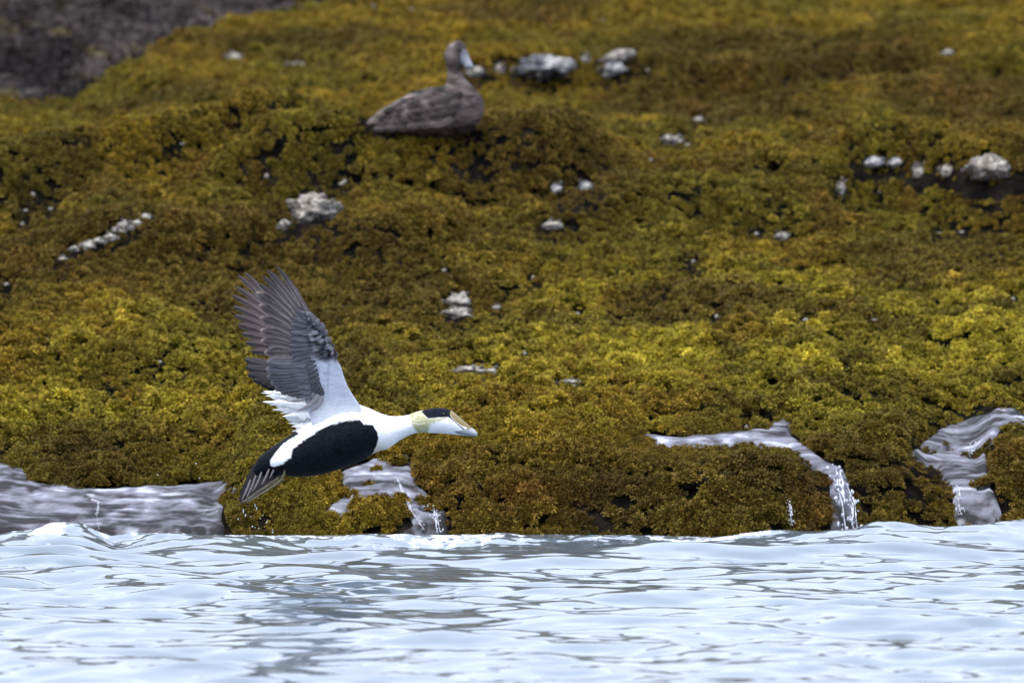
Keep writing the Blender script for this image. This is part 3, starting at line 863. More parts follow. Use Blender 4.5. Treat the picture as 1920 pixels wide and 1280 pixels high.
# ------------------------------------------------------------------ the flying drake
fd = Frame(640, 830, DRAKE_Y)
drake = bpy.data.objects.new('flying_duck', None); COL.objects.link(drake); drake.location = fd.loc
tag(drake, 'black and white drake eider with raised wings flying low over the sea', 'duck')
ST = [(474, 884, 486, 894, 6), (482, 862, 510, 893, 20), (498, 847, 532, 891, 36), (529, 825, 556, 894, 52), (557, 806, 586, 892, 64), (590, 785, 618, 885.5, 72),
      (630, 766, 650, 875, 76), (665, 758, 682, 862, 70), (691, 765, 704, 848, 56), (718, 776.5, 727, 841, 41), (740, 780.5, 747, 827, 30), (764, 778, 768, 815.5, 25),
      (778, 772.5, 784, 811, 25), (795, 768.5, 800, 811, 28), (815, 765, 820, 812, 29), (832, 765, 838, 813, 27), (848, 771, 852, 814.5, 23), (862, 782.5, 866, 816, 17),
      (874, 793, 877, 817, 12), (884, 801.5, 886, 818, 9.5), (891, 806.5, 892, 818, 7), (895, 812, 894.6, 817, 3)]
U, V, D, Fc, I = loft(fd, ST, 440, 96)
Z1 = lambda pts: [(400 + .3829 * a, 480 + .3829 * b_) for a, b_ in pts]
Z3 = lambda pts: [(640 + .14583 * a, 740 + .14583 * b_) for a, b_ in pts]
Z8 = lambda pts: [(420 + .15625 * a, 780 + .15625 * b_) for a, b_ in pts]
Z2 = lambda pts: [(420 + .234375 * a, 490 + .234375 * b_) for a, b_ in pts]
BELLY = Z1([(470, 880), (500, 862), (540, 835), (620, 806), (700, 794), (722, 800), (738, 816), (782, 822), (805, 858), (809, 890), (797, 935), (768, 985), (720, 1040), (600, 1120), (300, 1160), (330, 1040), (388, 1000), (392, 940), (430, 905)])
REAR = Z1([(425, 868), (412, 862), (380, 850), (280, 900), (130, 1000), (60, 1300), (420, 1200), (390, 1000)])
PATCH = Z1([(430, 850), (411, 874), (345, 915), (310, 955), (282, 998), (282, 1022), (300, 1028), (340, 1015), (382, 980), (390, 940), (440, 900), (475, 878), (500, 864), (520, 830)])
CAP = Z3([(1030, 212), (1060, 190), (1110, 170), (1300, 140), (1420, 150), (1440, 214), (1410, 226), (1398, 245), (1420, 290), (1480, 352), (1560, 418), (1600, 446), (1588, 462), (1540, 420), (1460, 348), (1400, 296), (1372, 281), (1280, 285), (1200, 292), (1118, 299), (1072, 256)])
LOBE = Z3([(1392, 236), (1402, 215), (1430, 150), (1560, 170), (1660, 270), (1720, 390), (1650, 440), (1622, 428), (1590, 404), (1555, 400), (1480, 346), (1420, 286)])
BILL = Z3([(1430, 462), (1500, 462), (1552, 452), (1570, 436), (1592, 440), (1622, 428), (1645, 425), (1800, 430), (1800, 560), (1560, 560), (1490, 500)])
NAPE = Z3([(868, 262), (900, 225), (1030, 190), (1120, 300), (1180, 300), (1400, 285), (1300, 320), (1160, 360), (1120, 440), (1110, 500), (980, 480), (930, 420), (890, 320)])

def drake_color(u, v):
    n = len(u)
    ju = u + 1.3 * fbm(u * .22, v * .22, 3, 3); jv = v + 1.3 * fbm(u * .22 + 31, v * .22, 4, 3)
    c = np.ones((n, 3)) * np.array([.87, .875, .885])
    def over(c, k, col):
        k = np.clip(k, 0, 1)[:, None]; return c * (1 - k) + np.asarray(col) * k
    e = lambda P, w=.9, a=u, b_=v: smooth(w, -w, poly_sdf(a, b_, P))
    # warm wash low on the breast
    k = np.exp(-((u - 708) / 22) ** 2 - ((v - 846) / 16) ** 2)
    c = over(c, k * .75, (.62, .50, .38))
    # nape green and cream of the hind head
    k = smooth(3, -2.5, poly_sdf(ju, jv, NAPE))
    c = over(c, k * (.85 + .3 * fbm(u * .3, v * .3, 8, 2)), (.38, .375, .175))
    k = line_dist(u, v, [(775, 792), (786, 794.5), (796, 792)])
    c = over(c, smooth(2.0, .6, k) * .7, (.78, .74, .62))
    c = over(c, e(CAP, .8, u + .5 * fbm(u, v, 5, 2), v), (.006, .007, .013))
    blk = np.array([.0055, .0065, .0100])
    c = over(c, e(REAR, 1.2, ju, jv), blk * 1.1)
    c = over(c, e(BELLY, 1.0, ju, jv), blk)
    dark_ = (c[:, 0] < .05)
    c = np.where(dark_[:, None], c * (1 + 1.1 * np.clip(fbm(u * .16 + v * .05, v * .42, 91, 4, .65), -.6, 1))[:, None], c)
    c = over(c, e(PATCH, 1.0, ju, jv), (.86, .87, .89))
    return c

cen = lambda A: A[Fc].mean(1)
fu, fv_ = cen(U), cen(V)
isbill = (poly_sdf(fu, fv_, LOBE) < 0) | (poly_sdf(fu, fv_, BILL) < 0)
P3 = fd(U, V, D); P3[:, 1] = D
def subset(faces):
    used = np.unique(faces); rm = -np.ones(len(U), int); rm[used] = np.arange(len(used))
    return used, rm[faces]
us_, f2 = subset(Fc[~isbill])
caps = []
me = new_mesh('body', P3[us_], f2, m_plume, True, drake_color(U[us_], V[us_]))
link('body', me, drake)
us_, f2 = subset(Fc[isbill])
kl_ = smooth(.9, .1, poly_sdf(U[us_], V[us_], LOBE))
cb = lerp3((.37, .39, .42), (.215, .160, .048), kl_)
mk = smooth(1.3, .4, line_dist(U[us_], V[us_], Z3([(1470, 470), (1560, 490), (1640, 515), (1735, 532)])))
cb = cb * (1 - .8 * mk[:, None])
mk = smooth(2.0, .7, line_dist(U[us_], V[us_], Z3([(1588, 410), (1618, 432)])))
cb = cb * (1 - .9 * mk[:, None])
bill = link('bill', new_mesh('bill', P3[us_], f2, m_bill, True, cb), drake)
for sgn in (-1, 1):
    Vv, Ff = ICO2
    p = fd(np.array(831.8), np.array(775.2), 0); p[1] = sgn * 25.6 * fd.s
    link('eye', new_mesh('eye', Vv * .0034, Ff, m_eye), drake, tuple(p))

# wings
def wing_depth(v, side, k=.15):
    return -side * (.068 + k * np.clip((757 - np.asarray(v, float)) / 260, -.1, 1))
LEAD = Z2([(1110, 1190), (1085, 1140), (1010, 1020), (970, 930), (940, 835), (907, 775), (880, 690), (830, 622), (760, 560), (690, 450), (622, 345)])
TRAIL = [(590, 800), (585, 790), (578, 765), (572, 745), (566, 725), (560, 705), (554, 688), (549, 662), (548, 635), (550, 606), (560, 582)]
LINING = Z2([(660, 1180), (668, 1050), (672, 860), (735, 772), (830, 790), (908, 775), (950, 830), (1110, 1140), (1000, 1290), (640, 1290)])
MOTTLE = Z2([(622, 345), (700, 440), (780, 560), (850, 615), (915, 700), (915, 785), (860, 775), (720, 720), (670, 640), (680, 560), (690, 500), (660, 430)])

def under_color(u, v, seed=0):
    n = len(u)
    c = np.ones((n, 3)) * np.array([.135, .125, .145])
    def over(c, k, col):
        k = np.clip(k, 0, 1)[:, None]; return c * (1 - k) + np.asarray(col) * k
    c = over(c, smooth(5, -5, poly_sdf(u + 3 * fbm(u * .15, v * .15, 61, 2), v + 5 * fbm(u * .12, v * .12, 62, 2), LINING)), (.60, .62, .70))
    c = c * (1 + .16 * fbm(u * .06 + v * .03, v * .22 - u * .05, 19, 3))[:, None]
    c = over(c, smooth(3.2, .8, np.abs(line_dist(u, v, Z2([(845, 800), (838, 900), (832, 1050)])))) * .45, (.24, .24, .28))
    c = over(c, smooth(5, 0, line_dist(u, v, Z2([(680, 1010), (700, 1150), (695, 1210)]))) * .5, (.30, .28, .29))
    c = over(c, smooth(738, 775, v) * smooth(585, 600, u), (.80, .81, .84))
    c = over(c, smooth(5, 1, line_dist(u, v, [(598, 680), (596, 715), (594, 740)])) * (.35 + .8 * np.clip(fbm(u * .1, v * .30, 29, 2), -.4, .5)), (.26, .26, .30))
    c = over(c, smooth(4, 1, line_dist(u, v, [(612, 690), (609, 716), (606, 738)])) * (.25 + .6 * np.clip(fbm(u * .1 + 5, v * .34, 30, 2), -.4, .5)), (.30, .30, .35))
    mk = smooth(7, -6, poly_sdf(u + 4 * fbm(u * .15, v * .15, 63, 2), v + 6 * fbm(u * .12, v * .12, 64, 2), MOTTLE))
    sp = fbm(u * .20, v * .20, 12, 3)
    c = over(c, mk * smooth(-.25, .05, sp), (.022, .020, .024))
    c = over(c, mk * smooth(.0, -.45, sp) * .7, (.38, .37, .40))
    return c

def wing_arm(root, du, dv, side, colf):
    L = cr(LEAD, 60); T = cr(TRAIL, 60); kk = smooth(0, .45, np.linspace(0, 1, 60))[:, None] * np.array([[du, dv]]); L = L + kk; T = T + kk
    m = 30
    q = np.linspace(0, 1, m)
    U = L[:, None, 0] * (1 - q) + T[:, None, 0] * q
    V = L[:, None, 1] * (1 - q) + T[:, None, 1] * q
    th = (.006 * np.sqrt(np.clip(q, 0, 1)) * (1 - q) ** 1.2 * 1.6 + .0005)[None] * np.linspace(1, .35, 60)[:, None]
    base = wing_depth(V, side)
    V1 = fd(U, V, 0).reshape(-1, 3); V2 = V1.copy()
    V1[:, 1] = (base - th).ravel(); V2[:, 1] = (base + th).ravel()
    n1 = len(V1); g = grid_faces(60, m); i = np.arange(n1).reshape(60, m)
    faces = [tuple(f) for f in g] + [tuple(f[::-1] + n1) for f in g]
    ring = list(i[0]) + list(i[1:, -1]) + list(i[-1, ::-1][1:]) + list(i[1:-1, 0][::-1])
    for a, b_ in zip(ring, ring[1:] + ring[:1]): faces.append((b_, a, a + n1, b_ + n1))
    c = colf(U.ravel() - du, V.ravel() - dv)
    return link('wing', new_mesh('wing', np.concatenate([V1, V2]), np.array(faces), m_plume, True, np.concatenate([c, c])), root)

def prim_col(base, edge, shaft, dark_tip=.5, rs=0, rim=0.0):
    def f(t, c, u, v):
        n = len(t)
        col = lerp3(base, np.asarray(base) * .74, np.clip(c, 0, 1) * .9)
        k = smooth(.72, .98, np.abs(c)) * (c < 0) * smooth(.15, .4, t)
        col = lerp3((0, 0, 0), (1, 1, 1), np.ones(n)) * col
        col = col * (1 - k[:, None]) + np.asarray(edge)[None] * k[:, None]
        k = (np.abs(c) < .1) * (1 - .5 * t)
        col = col * (1 - k[:, None] * .7) + np.asarray(shaft)[None] * k[:, None] * .7
        col = col * (1 - dark_tip * smooth(.45, 1, t))[:, None]
        k = smooth(.90, .985, t + .05 * np.abs(c)) * .42 * rim
        col = col * (1 - k[:, None]) + np.asarray(edge)[None] * k[:, None]
        col = col * (1 + .22 * fbm(t * 14 + rs, c * 2.2, 70 + rs, 2))[:, None]
        return col
    return f

def quad_path(b0, tip, bend, n=6):
    b0 = np.array(b0, float); tip = np.array(tip, float)
    d = tip - b0; nrm = np.array([-d[1], d[0]])
    t = np.linspace(0, 1, n)[:, None]
    return b0 + d * t + nrm * bend * (4 * t * (1 - t))

P_TIPS = [(521, 495), (504, 503), (495.5, 514.6), (488, 529), (481.5, 546), (487, 570), (489, 594), (489, 618), (490, 638), (497, 660)]
P_BASE = [(588, 606), (584, 606), (584, 612), (586, 620), (588, 628), (590, 636), (590, 644), (590, 652), (588, 660), (586, 668)]
S_TIPS = [(500, 676), (499, 690), (501, 704), (507, 716), (515, 727), (526, 733), (539, 737), (552, 739), (566, 738), (577, 734)]
S_BASE = [(592, 672), (594, 680), (596, 688), (598, 696), (599, 704), (600, 711), (602, 717), (604, 722), (606, 726), (608, 730)]

near = wing_arm(drake, 0, 0, 1, under_color)
near['label'] = 'near wing raised, showing the pale lining and grey flight feathers'
for i, (b0, tp) in enumerate(zip(P_BASE, P_TIPS)):
    L = math.hypot(tp[0] - b0[0], tp[1] - b0[1])
    wd = (13, 16, 17.5, 19, 20, 20, 20, 19, 19, 19)[i]
    path = quad_path(b0, tp, .035 + .004 * i)
    z0 = wing_depth(b0[1], 1) - .004; z1 = wing_depth(tp[1], 1) + .002 * (5 - i) * .4
    me = feather_mesh(fd, path, wd, float(z0) + .0011 * i, float(z1) + .0011 * i, prim_col((.132, .106, .108), (.44, .36, .31), (.30, .26, .24), .58, i, 0 if i < 4 else 1.0), 'point' if i < 4 else 'round', .0022, 20 + i, 22, asym=.15)
    link('primary_feather', me, near)
for i, (b0, tp) in enumerate(zip(S_BASE, S_TIPS)):
    path = quad_path(b0, tp, -.05 + .0 * i)
    z0 = wing_depth(b0[1], 1) - .004; z1 = wing_depth(tp[1], 1)
    dk = .085 if i > 1 else .12
    me = feather_mesh(fd, path, 18, float(z0) + .0011 * (9 - i) * .2, float(z1) + .0010 * i, prim_col((dk * 1.02, dk * .98, dk * 1.12), (.30, .27, .27), (.20, .19, .21), .25, 30 + i, .6), 'round', .0025, 50 + i, 18, asym=-.1)
    link('secondary_feather', me, near)
# covert rows on the underside
def covert(b0, tp, w, lift, seed, colmul=1.0, tip='round', name='covert_feather', parent=None, colour=None, side=1):
    path = quad_path(b0, tp, random.Random(seed).uniform(-.06, .06))
    def cf(t, c, u, v):
        col = under_color(u, v) if colour is None else np.ones((len(t), 3)) * np.asarray(colour)
        col = col * (colmul * (1 - .05 * smooth(.6, 1, t)) * (1 + .10 * fbm(t * 9 + seed, c * 2, seed, 2)))[:, None]
        return np.clip(col, 0, .9)
    z0 = float(wing_depth(b0[1], side)) - side * lift; z1 = float(wing_depth(tp[1], side)) - side * lift * .66
    link(name, feather_mesh(fd, path, w * random.Random(seed + 9).uniform(.9, 1.25), z0, z1, cf, tip, .0004, seed, 10, m_feather, .18), parent or near)
for i in range(10):      # greater primary coverts
    k = i / 9
    tp = np.array([(560, 578), (549, 592), (545, 606), (543, 620), (542, 633), (542, 645), (543, 656), (545, 667), (547, 677), (549, 686)][i])
    b0 = np.array([592 + 26 * k, 598 + 58 * k])
    covert(b0, tp, 18, .0070 + .0002 * i, 400 + i, 1.0, 'wisp')
for i in range(9):       # greater secondary coverts
    k = i / 8
    tp = np.array([546 + 16 * k, 684 + 54 * k + 4 * math.sin(i)]); b0 = tp + np.array([29 - 6 * k, -5 + 2 * k])
    covert(b0, tp, 15, .0074, 430 + i, .98, 'wisp', 'covert_feather', None, (.150, .145, .168))
for i in range(10):      # small dark coverts by the wrist
    k = i / 9
    tp = np.array([582 + 30 * k + (i % 2) * 6, 606 + 58 * k]); b0 = tp + np.array([20 - 3 * k, -6 + 4 * k])
    covert(b0, tp, 14, .0098, 520 + i, 1.0, 'wisp')
# far wing behind it, its own feathers
FDU, FDV = -46, 14
far_ = wing_arm(drake, FDU, FDV, -1, lambda u, v: np.ones((len(u), 3)) * np.array([.10, .09, .10]))
far_['label'] = 'far wing, its brown feathers showing behind the near wing'
FT = [(454, 513), (442, 519), (437, 540), (430.5, 556), (433, 577), (436, 594), (443, 611), (450, 628), (457, 645), (468, 661)]
FB = [(520, 600), (522, 606), (526, 614), (528, 622), (530, 630), (532, 638), (534, 646), (536, 654), (538, 662), (540, 670)]
for i, (b0, tp) in enumerate(zip(FB, FT)):
    path = quad_path(b0, tp, .05)
    z0 = float(wing_depth(b0[1], -1)); z1 = float(wing_depth(tp[1], -1))
    me = feather_mesh(fd, path, (13, 14, 15, 15, 16, 16, 16, 16, 16, 16)[i], z0 + .0011 * i, z1 + .0011 * i, prim_col((.082, .064, .066), (.27, .23, .21), (.18, .15, .14), .35, 60 + i), 'point' if i < 5 else 'round', .003, 80 + i, 20, asym=.15)
    link('primary_feather', me, far_)
FT = [(456, 675), (458, 689), (462, 703), (472, 714), (486, 722), (498, 728)]
FB = [(545, 684), (548, 692), (552, 700), (556, 708), (560, 714), (564, 720)]
for i, (b0, tp) in enumerate(zip(FB, FT)):
    path = quad_path(b0, tp, -.07)
    z0 = float(wing_depth(b0[1], -1)); z1 = float(wing_depth(tp[1], -1))
    dk = (.060, .050, .042, .034, .022, .016)[i]
    me = feather_mesh(fd, path, 18, z0 + .0011 * i, z1 + .0011 * i, prim_col((dk * 1.05, dk * .95, dk), (dk * 2.2, dk * 2, dk * 2), (dk * 1.5,) * 3, .2, 90 + i), 'round', .003, 110 + i, 16)
    link('secondary_feather', me, far_)
# ragged white tertials and scapulars
for i in range(9):
    q = i / 8
    tu, tv = 507 + 52 * q + 5 * math.sin(2.1 * i), 742 + 66 * q; bu, bv = 630 - 6 * q, 752 + 44 * q
    cf = lambda t, c, u, v: np.ones((len(t), 3)) * np.array([.83, .84, .86])
    link('tertial_feather', feather_mesh(fd, quad_path((bu, bv), (tu, tv), .05), 27, -.040 + .002 * i, -.012 + .003 * i, cf, 'round', .002, 700 + i, 14, m_plume, .12), near)
TT = [(492, 731, 640, 752), (489, 738, 632, 756), (494, 745, 630, 760), (497, 752, 628, 764), (505, 760, 626, 768), (512, 768, 624, 772), (519, 775, 622, 776), (530, 781, 622, 780),
      (540, 786, 624, 782), (544, 793, 622, 786), (545, 801, 620, 790), (549, 808, 618, 794), (556, 813, 616, 798), (503, 742, 620, 762), (523, 768, 616, 776)]
for i, (tu, tv, bu, bv) in enumerate(TT):
    rt = random.Random(i + 40); tu += rt.uniform(-5, 9); tv += rt.uniform(-3, 3); path = quad_path((bu, bv), (tu, tv), (.05 if i < 8 else -.03) + rt.uniform(-.05, .05))
    cf = lambda t, c, u, v: np.ones((len(t), 3)) * np.array([.87, .875, .885]) * (1 + .04 * fbm(t * 8 + i, c * 2, i, 2))[:, None]
    far_side = i < 8
    d0 = -.055 + .002 * i; d1 = -.02 + .004 * ((i * 5) % 7) - .0
    me = feather_mesh(fd, path, (23, 15, 20, 26, 14, 22, 17, 24)[i % 8], d0, d1, cf, 'wisp', .002, 130 + i, 16, m_plume, .22)
    link('tertial_feather', me, near)
for i, (tu, tv, bu, bv) in enumerate([(537, 750, 596, 728), (556, 768, 598, 738), (582, 771, 604, 742)]):
    path = quad_path((bu, bv), (tu, tv), -.12)
    me = feather_mesh(fd, path, 12, -.085, -.080, prim_col((.27, .25, .27), (.45, .42, .42), (.3, .28, .28), .2, i), 'wisp', .002, 160 + i, 12, fray=.12)
    link('tertial_feather', me, near)
# tail
TB = [(480, 872), (484, 874), (488, 877), (494, 880), (500, 883), (508, 886), (516, 888)]
TTp = [(450, 930), (449, 938), (452, 942), (459, 941), (468, 937), (479, 930), (492, 921)]
for i, (b0, tp) in enumerate(zip(TB, TTp)):
    me = feather_mesh(fd, quad_path(b0, tp, -.02), 14, -.002 * i, -.012 - .003 * i, prim_col((.022, .020, .024), (.06, .055, .055), (.06, .055, .05), .1, i), 'point', .002, 180 + i, 12)
    link('tail_feather', me, drake)
PS = [((470, 898), (453, 937)), ((480, 890), (462, 933)), ((491, 884), (473, 922)), ((505, 878), (490, 909)), ((516, 872), (505, 897)), ((528, 868), (520, 884))]
for i, (b0, tp) in enumerate(PS):
    me = feather_mesh(fd, quad_path(b0, tp, -.03), 4.0, -.036 - .001 * i, -.034, prim_col((.20, .18, .185), (.28, .25, .24), (.32, .29, .27), .15, i), 'point', .001, 200 + i, 12)
    link('tail_feather', me, drake).__setitem__('label', 'pale narrow tail covert')

# feet trailing under the tail
m_foot, nt, b = mat_new('olive_foot_skin', .45, .4)
n1 = noise(nt, 180, 4, .6)
nt.links.new(ramp(nt, n1.outputs[0], [(.35, (.05, .043, .020)), (.65, (.135, .112, .055))]).outputs[0], b.inputs['Base Color'])
m_web, nt, b = mat_new('dark_web', .5, .4)
n1 = noise(nt, 120, 4, .6)
nt.links.new(ramp(nt, n1.outputs[0], [(.35, (.018, .017, .016)), (.65, (.05, .046, .04))]).outputs[0], b.inputs['Base Color'])
def tube(fr, marks, radii, depth, n=40, m=12):
    A = cr([(a, b_) for a, b_ in marks], n); Rr = np.interp(np.linspace(0, 1, n), np.linspace(0, 1, len(radii)), radii) * fr.s
    P = fr(A[:, 0], A[:, 1], 0); P[:, 1] = np.interp(np.linspace(0, 1, n), np.linspace(0, 1, len(depth)), depth)
    T = np.gradient(P, axis=0); T /= np.linalg.norm(T, axis=1, keepdims=True)
    A1 = np.cross(T, np.array([0, 1, 0])); A1 /= np.linalg.norm(A1, axis=1, keepdims=True); B1 = np.cross(T, A1)
    an = np.linspace(0, 2 * np.pi, m, endpoint=False)
    Vt = (P[:, None] + Rr[:, None, None] * (A1[:, None] * np.cos(an)[None, :, None] + B1[:, None] * np.sin(an)[None, :, None])).reshape(-1, 3)
    i = np.arange(n * m).reshape(n, m)
    f = [tuple(q) for q in np.stack([i[:-1], np.roll(i[:-1], -1, 1), np.roll(i[1:], -1, 1), i[1:]], -1).reshape(-1, 4)]
    f += [tuple(i[0][::-1]), tuple(i[-1])]
    return Vt, f
for sgn, du, dv in ((-1, 0, 0), (1, -4, -6)):
    dp = sgn * .045
    Vt, f = tube(fd, [(538 + du, 862 + dv), (535 + du, 880 + dv), (529 + du, 897 + dv), (515 + du, 909 + dv), (490 + du, 925 + dv), (463 + du, 941 + dv)], [2.8, 2.6, 2.8, 2.4, 1.9, .9], [dp * .9, dp, dp, dp, dp, dp])
    ft = link('foot', new_mesh('foot', Vt, f, m_foot), drake)
    for (a, b_), (c_, d_), dd in (((526, 898), (452, 942), .010), ((524, 895), (446, 946), .022)):
        Vt, f = tube(fd, [(a + du, b_ + dv), ((a + c_) / 2 + du, (b_ + d_) / 2 - 2 + dv), (c_ + du, d_ + dv)], [1.3, 1.1, .6], [dp, dp + dd * .6, dp + dd])
        link('toe', new_mesh('toe', Vt, f, m_foot), ft)
    q = np.linspace(0, 1, 12)
    top = np.stack([np.interp(q, [0, 1], [524, 449]) + du, np.interp(q, [0, 1], [890, 943]) + dv], -1)
    bot = np.stack([np.interp(q, [0, .3, 1], [528, 508, 463]) + du, np.interp(q, [0, .3, 1], [898, 913, 940]) + dv], -1)
    W = np.concatenate([fd(top[:, 0], top[:, 1], dp + .010), fd(bot[:, 0], bot[:, 1], dp)])
    W2 = W.copy(); W2[:, 1] += .001
    g = [(k, k + 1, 13 + k, 12 + k) for k in range(11)]
    fs = g + [tuple(np.array(q_)[::-1] + 24) for q_ in g]
    ring = list(range(12)) + list(range(23, 11, -1))
    for a, b_ in zip(ring, ring[1:] + ring[:1]): fs.append((b_, a, a + 24, b_ + 24))
    link('web', new_mesh('web', np.concatenate([W, W2]), fs, m_web), ft)

# ------------------------------------------------------------------ the sitting female
pf = hit(800, 252)
fh = Frame(800, 210, float(pf[1]) + .02)
hen = bpy.data.objects.new('sitting_duck', None); COL.objects.link(hen); hen.location = fh.loc
tag(hen, 'brown female eider resting on the golden seaweed slope, head turned right', 'duck')
SH = [(674, 236, 678, 241, 3), (691, 225, 705, 248, 20), (716, 205, 735, 254, 40), (745, 188, 765, 258, 54), (775, 173, 800, 261, 64), (805, 165, 840, 259, 68),
      (825, 163, 878, 248, 64), (834, 160, 904, 222, 54), (838, 155, 906, 190, 40), (838, 147, 890, 166, 27), (838, 138, 874, 150, 19), (837.5, 128, 867, 136, 17),
      (834.5, 114, 867, 122, 20), (833.5, 102, 871, 108, 21), (838, 90, 874, 95, 19), (848, 80.5, 872, 85, 13), (859, 76.5, 865, 77.5, 3)]
U, V, D, Fc, I = loft(fh, SH, 260, 64)
def hen_mark(u, v):
    """pale and dark strokes of the folded wing and back; shade painted along the belly edge"""
    g = np.ones(np.shape(u))
    for pts, wd, k in (([(742, 186), (757, 183), (785, 181), (797, 192), (809, 207)], 5, 1.1), ([(757, 196), (764, 204)], 4, 1.2), ([(690, 234), (735, 236), (760, 244)], 5, .5), ([(870, 200), (890, 215), (895, 235)], 8, .45), ([(800, 228), (806, 240), (842, 240)], 5, .45),
                       ([(772, 193), (786, 192)], 6, -.5), ([(765, 174), (795, 168), (850, 170), (880, 185)], 6, -.5), ([(718, 216), (745, 215)], 6, -.5), ([(775, 214), (815, 216), (850, 218)], 6, -.45), ([(840, 205), (868, 200)], 7, -.4), ([(690, 247), (800, 258)], 6, -.5)):  # last stroke paints the shadow line under the body
        g = g + k * np.exp(-(line_dist(u, v, pts) / wd) ** 2)
    return g
def marked(f):
    return lambda t, c, u, v: np.clip(f(t, c, u, v) * hen_mark(u, v)[:, None], .01, .7)

def hen_color(u, v, d):
    n = len(u)
    ang = d / fh.s
    bar = fbm(u * .05 + v * .12, v * .16 - u * .03 + ang * .02, 33, 4, .65)
    big = fbm(u * .022, v * .05 + ang * .01, 35, 3)
    c = np.ones((n, 3)) * np.array([.120, .095, .086])
    c = c * .58 * np.clip(1 + 2.6 * bar + 1.1 * big, .25, 2.6)[:, None]
    k = smooth(-.05, .4, fbm(u * .045 + 9, v * .13, 37, 3))
    c = c * (1 - .4 * k[:, None]) + np.array([.22, .19, .18]) * .4 * k[:, None]
    hd = smooth(140, 120, v)
    c = c * (1 - .6 * hd[:, None]) + np.array([.095, .082, .076]) * .6 * hd[:, None]
    k = np.exp(-((u - 846) / 9) ** 2 - ((v - 102) / 9) ** 2)
    c = c * (1 - .4 * k[:, None]) + np.array([.27, .25, .22]) * .4 * k[:, None]
    k = np.exp(-((u - 846) / 5) ** 2 - ((v - 85) / 4) ** 2)
    c = c * (1 - .5 * k[:, None]) + np.array([.34, .32, .33]) * .5 * k[:, None]
    k = np.exp(-((u - 862) / 7) ** 2 - ((v - 87) / 12) ** 2)
    c = c * (1 - .55 * k[:, None])
    c = c * hen_mark(u, v)[:, None] * np.array([.90, .86, .86])
    return np.clip(c, .015, .6)
P3 = fh(U, V, 0); P3[:, 1] = D
link('body', new_mesh('body', P3, Fc, m_plume, True, hen_color(U, V, D)), hen)
SB = [(861, 86, 858, 110, 11), (870, 90, 862, 118, 10), (877, 100, 866, 121, 8.5), (881, 111, 869, 124, 8), (885.5, 120, 872, 128, 8), (887, 125, 878, 130, 5), (885, 128, 882, 129.5, 2)]
U, V, D, Fc, I = loft(fh, SB, 60, 24)
D = D - .012
k = smooth(97, 112, V)
P3 = fh(U, V, 0); P3[:, 1] = D
link('bill', new_mesh('bill', P3, Fc, m_bill, True, lerp3((.10, .10, .115), (.31, .32, .375), k)), hen)
for sgn in (-1, 1):
    Vv, Ff = ICO2
    p = fh(np.array(861.), np.array(92.), 0); p[1] = sgn * .036
    link('eye', new_mesh('eye', Vv * .005, Ff, m_eye), hen, tuple(p))
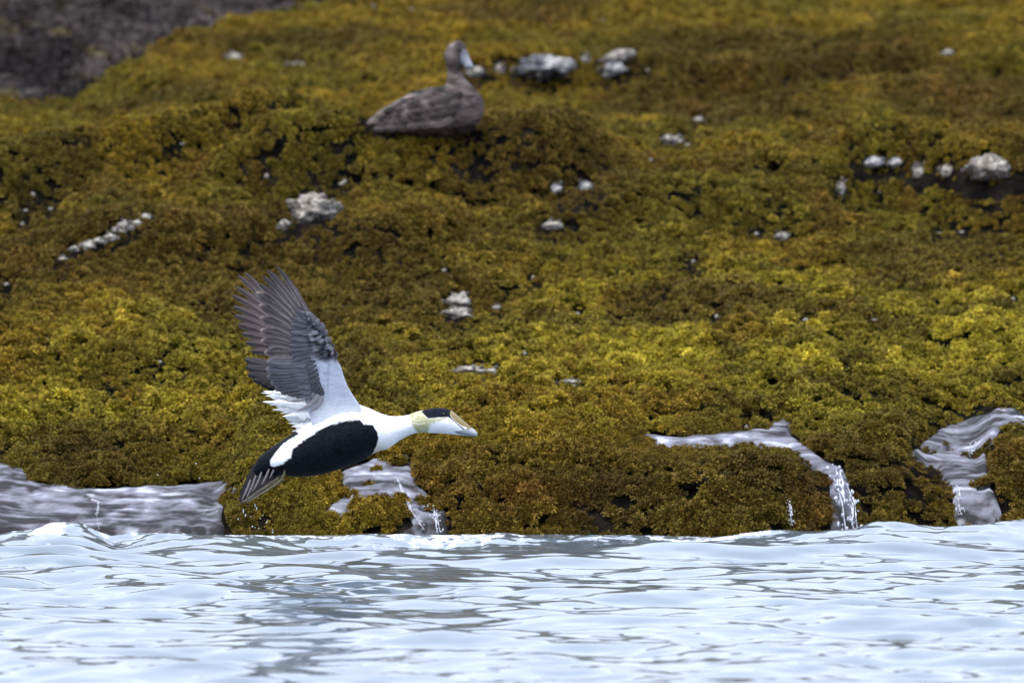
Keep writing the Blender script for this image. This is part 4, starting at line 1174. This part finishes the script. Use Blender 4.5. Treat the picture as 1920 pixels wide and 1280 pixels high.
# folded wings made of overlapping scapulars and flight feathers
for sgn in (-1, 1):
    SW = [(700, 222, 706, 234, 3), (725, 203, 738, 234, 10), (755, 187, 775, 234, 16), (790, 176, 808, 234, 19), (830, 174, 842, 230, 18), (858, 182, 866, 222, 12), (876, 196, 878, 210, 4)]
    U, V, D, Fc, I = loft(fh, SW, 70, 28)
    bd = np.interp(U, [690, 716, 745, 775, 805, 840, 880], np.array([.016, .044, .064, .082, .092, .094, .075]))
    P3 = fh(U, V, 0); P3[:, 1] = sgn * (bd + np.abs(D) * np.sign(-D) * .6)
    wg = link('folded_wing', new_mesh('folded_wing', P3, Fc if sgn < 0 else Fc[:, ::-1], m_plume, True, hen_color(U + 30, V + 11, D)), hen)
    if sgn > 0: continue
    k = 0
    for row, (y0, y1, cnt, ln) in enumerate(((182, 176, 6, 44), (196, 190, 7, 48), (211, 206, 7, 50), (224, 222, 6, 46))):
        for i in range(cnt):
            q = i / (cnt - 1)
            bu = 868 - 105 * q - 6 * row; bv = y1 + (y0 - y1) * q + 12 * q * (1 if row < 2 else .3)
            tu, tv = bu - ln, bv + 12 + 4 * q
            dd = -(np.interp((bu + tu) / 2, [690, 716, 745, 775, 805, 840, 880], [.022, .054, .078, .098, .110, .110, .088]) + .004 * (3 - row) * 0)
            sh = .040 + .065 * ((i * 7 + row * 3) % 5) / 4
            me = feather_mesh(fh, quad_path((bu, bv), (tu, tv), -.08), 15, float(dd) - .011, float(np.interp(tu, [690, 716, 745, 775, 805, 840, 880], [-.02, -.050, -.074, -.096, -.108, -.110, -.088])) - .012 - .001 * i,
                              marked(prim_col((sh * 1.08, sh * .90, sh * .84), (.17, .135, .12), (.07, .06, .06), .15, i + 10 * row, .5)), 'round', .0015, 300 + k, 10, m_feather)
            link('scapular_feather' if row < 2 else 'wing_feather', me, wg); k += 1
for i in range(5):
    me = feather_mesh(fh, quad_path((722, 226 + 4 * i), (676 + 3 * i, 236 + 2.2 * i), -.03), 12, -.012 - .006 * i, -.006 - .004 * i, prim_col((.13, .11, .115), (.26, .22, .22), (.16, .15, .15), .1, i), 'point', .002, 350 + i, 10)
    link('tail_feather', me, hen)

# ------------------------------------------------------------------ drops flung up behind the drake
m_drop, nt, b = mat_new('water_drop', .03)
b.inputs['IOR'].default_value = 1.333
b.inputs['Base Color'].default_value = (.75, .80, .84, 1)
b.inputs['Transmission Weight'].default_value = .55
drops = [(456, 958, 1.1, 4), (460, 966, 1, 3), (478, 948, 1, 3), (481, 953, 1, 2.5), (446, 973, 1.2, 1.3), (473, 987, 1.4, 1.4), (478, 989, 1, 1), (485, 990, 1.1, 1.2), (500, 979, 1.3, 1.5), (511, 998, 1.5, 1.5), (511, 993, 1, 1),
         (486, 1004, 1.2, 1.2), (470, 968, .9, 1), (493, 965, .8, .8), (367, 869, 1.3, 1.1), (374, 896, 1.1, 1), (295, 890, 1.2, 1), (502, 975, .8, .8), (488, 972, .8, 1)]
DROP_LABELS = {0: 'long thin water streak falling just under the tail tip of the drake', 2: 'short water streak falling under the trailing foot of the drake', 14: 'single water drop in front of the weed, up and left of the drake tail',
               15: 'single water drop level with the drake tail, well left of it', 16: 'lone water drop far left of the flying drake, over the wet rock', 9: 'biggest and lowest right drop falling behind the drake', 11: 'lowest drop falling behind the drake, just above the sea'}
dm = new_mesh('water_drop', ICO2[0], ICO2[1], m_drop)
for i, (u_, v_, rx, rz) in enumerate(drops):
    f_ = Frame(u_, v_, DRAKE_Y + .04 * ((i * 7) % 5 - 2))
    o = link('water_drop', dm, None, f_.loc)
    o.scale = (rx * f_.s, rx * f_.s, rz * f_.s)
    tag(o, DROP_LABELS.get(i, 'clear water drop falling behind the tail of the flying drake'), 'water drop', 'drops flung up behind the flying drake')
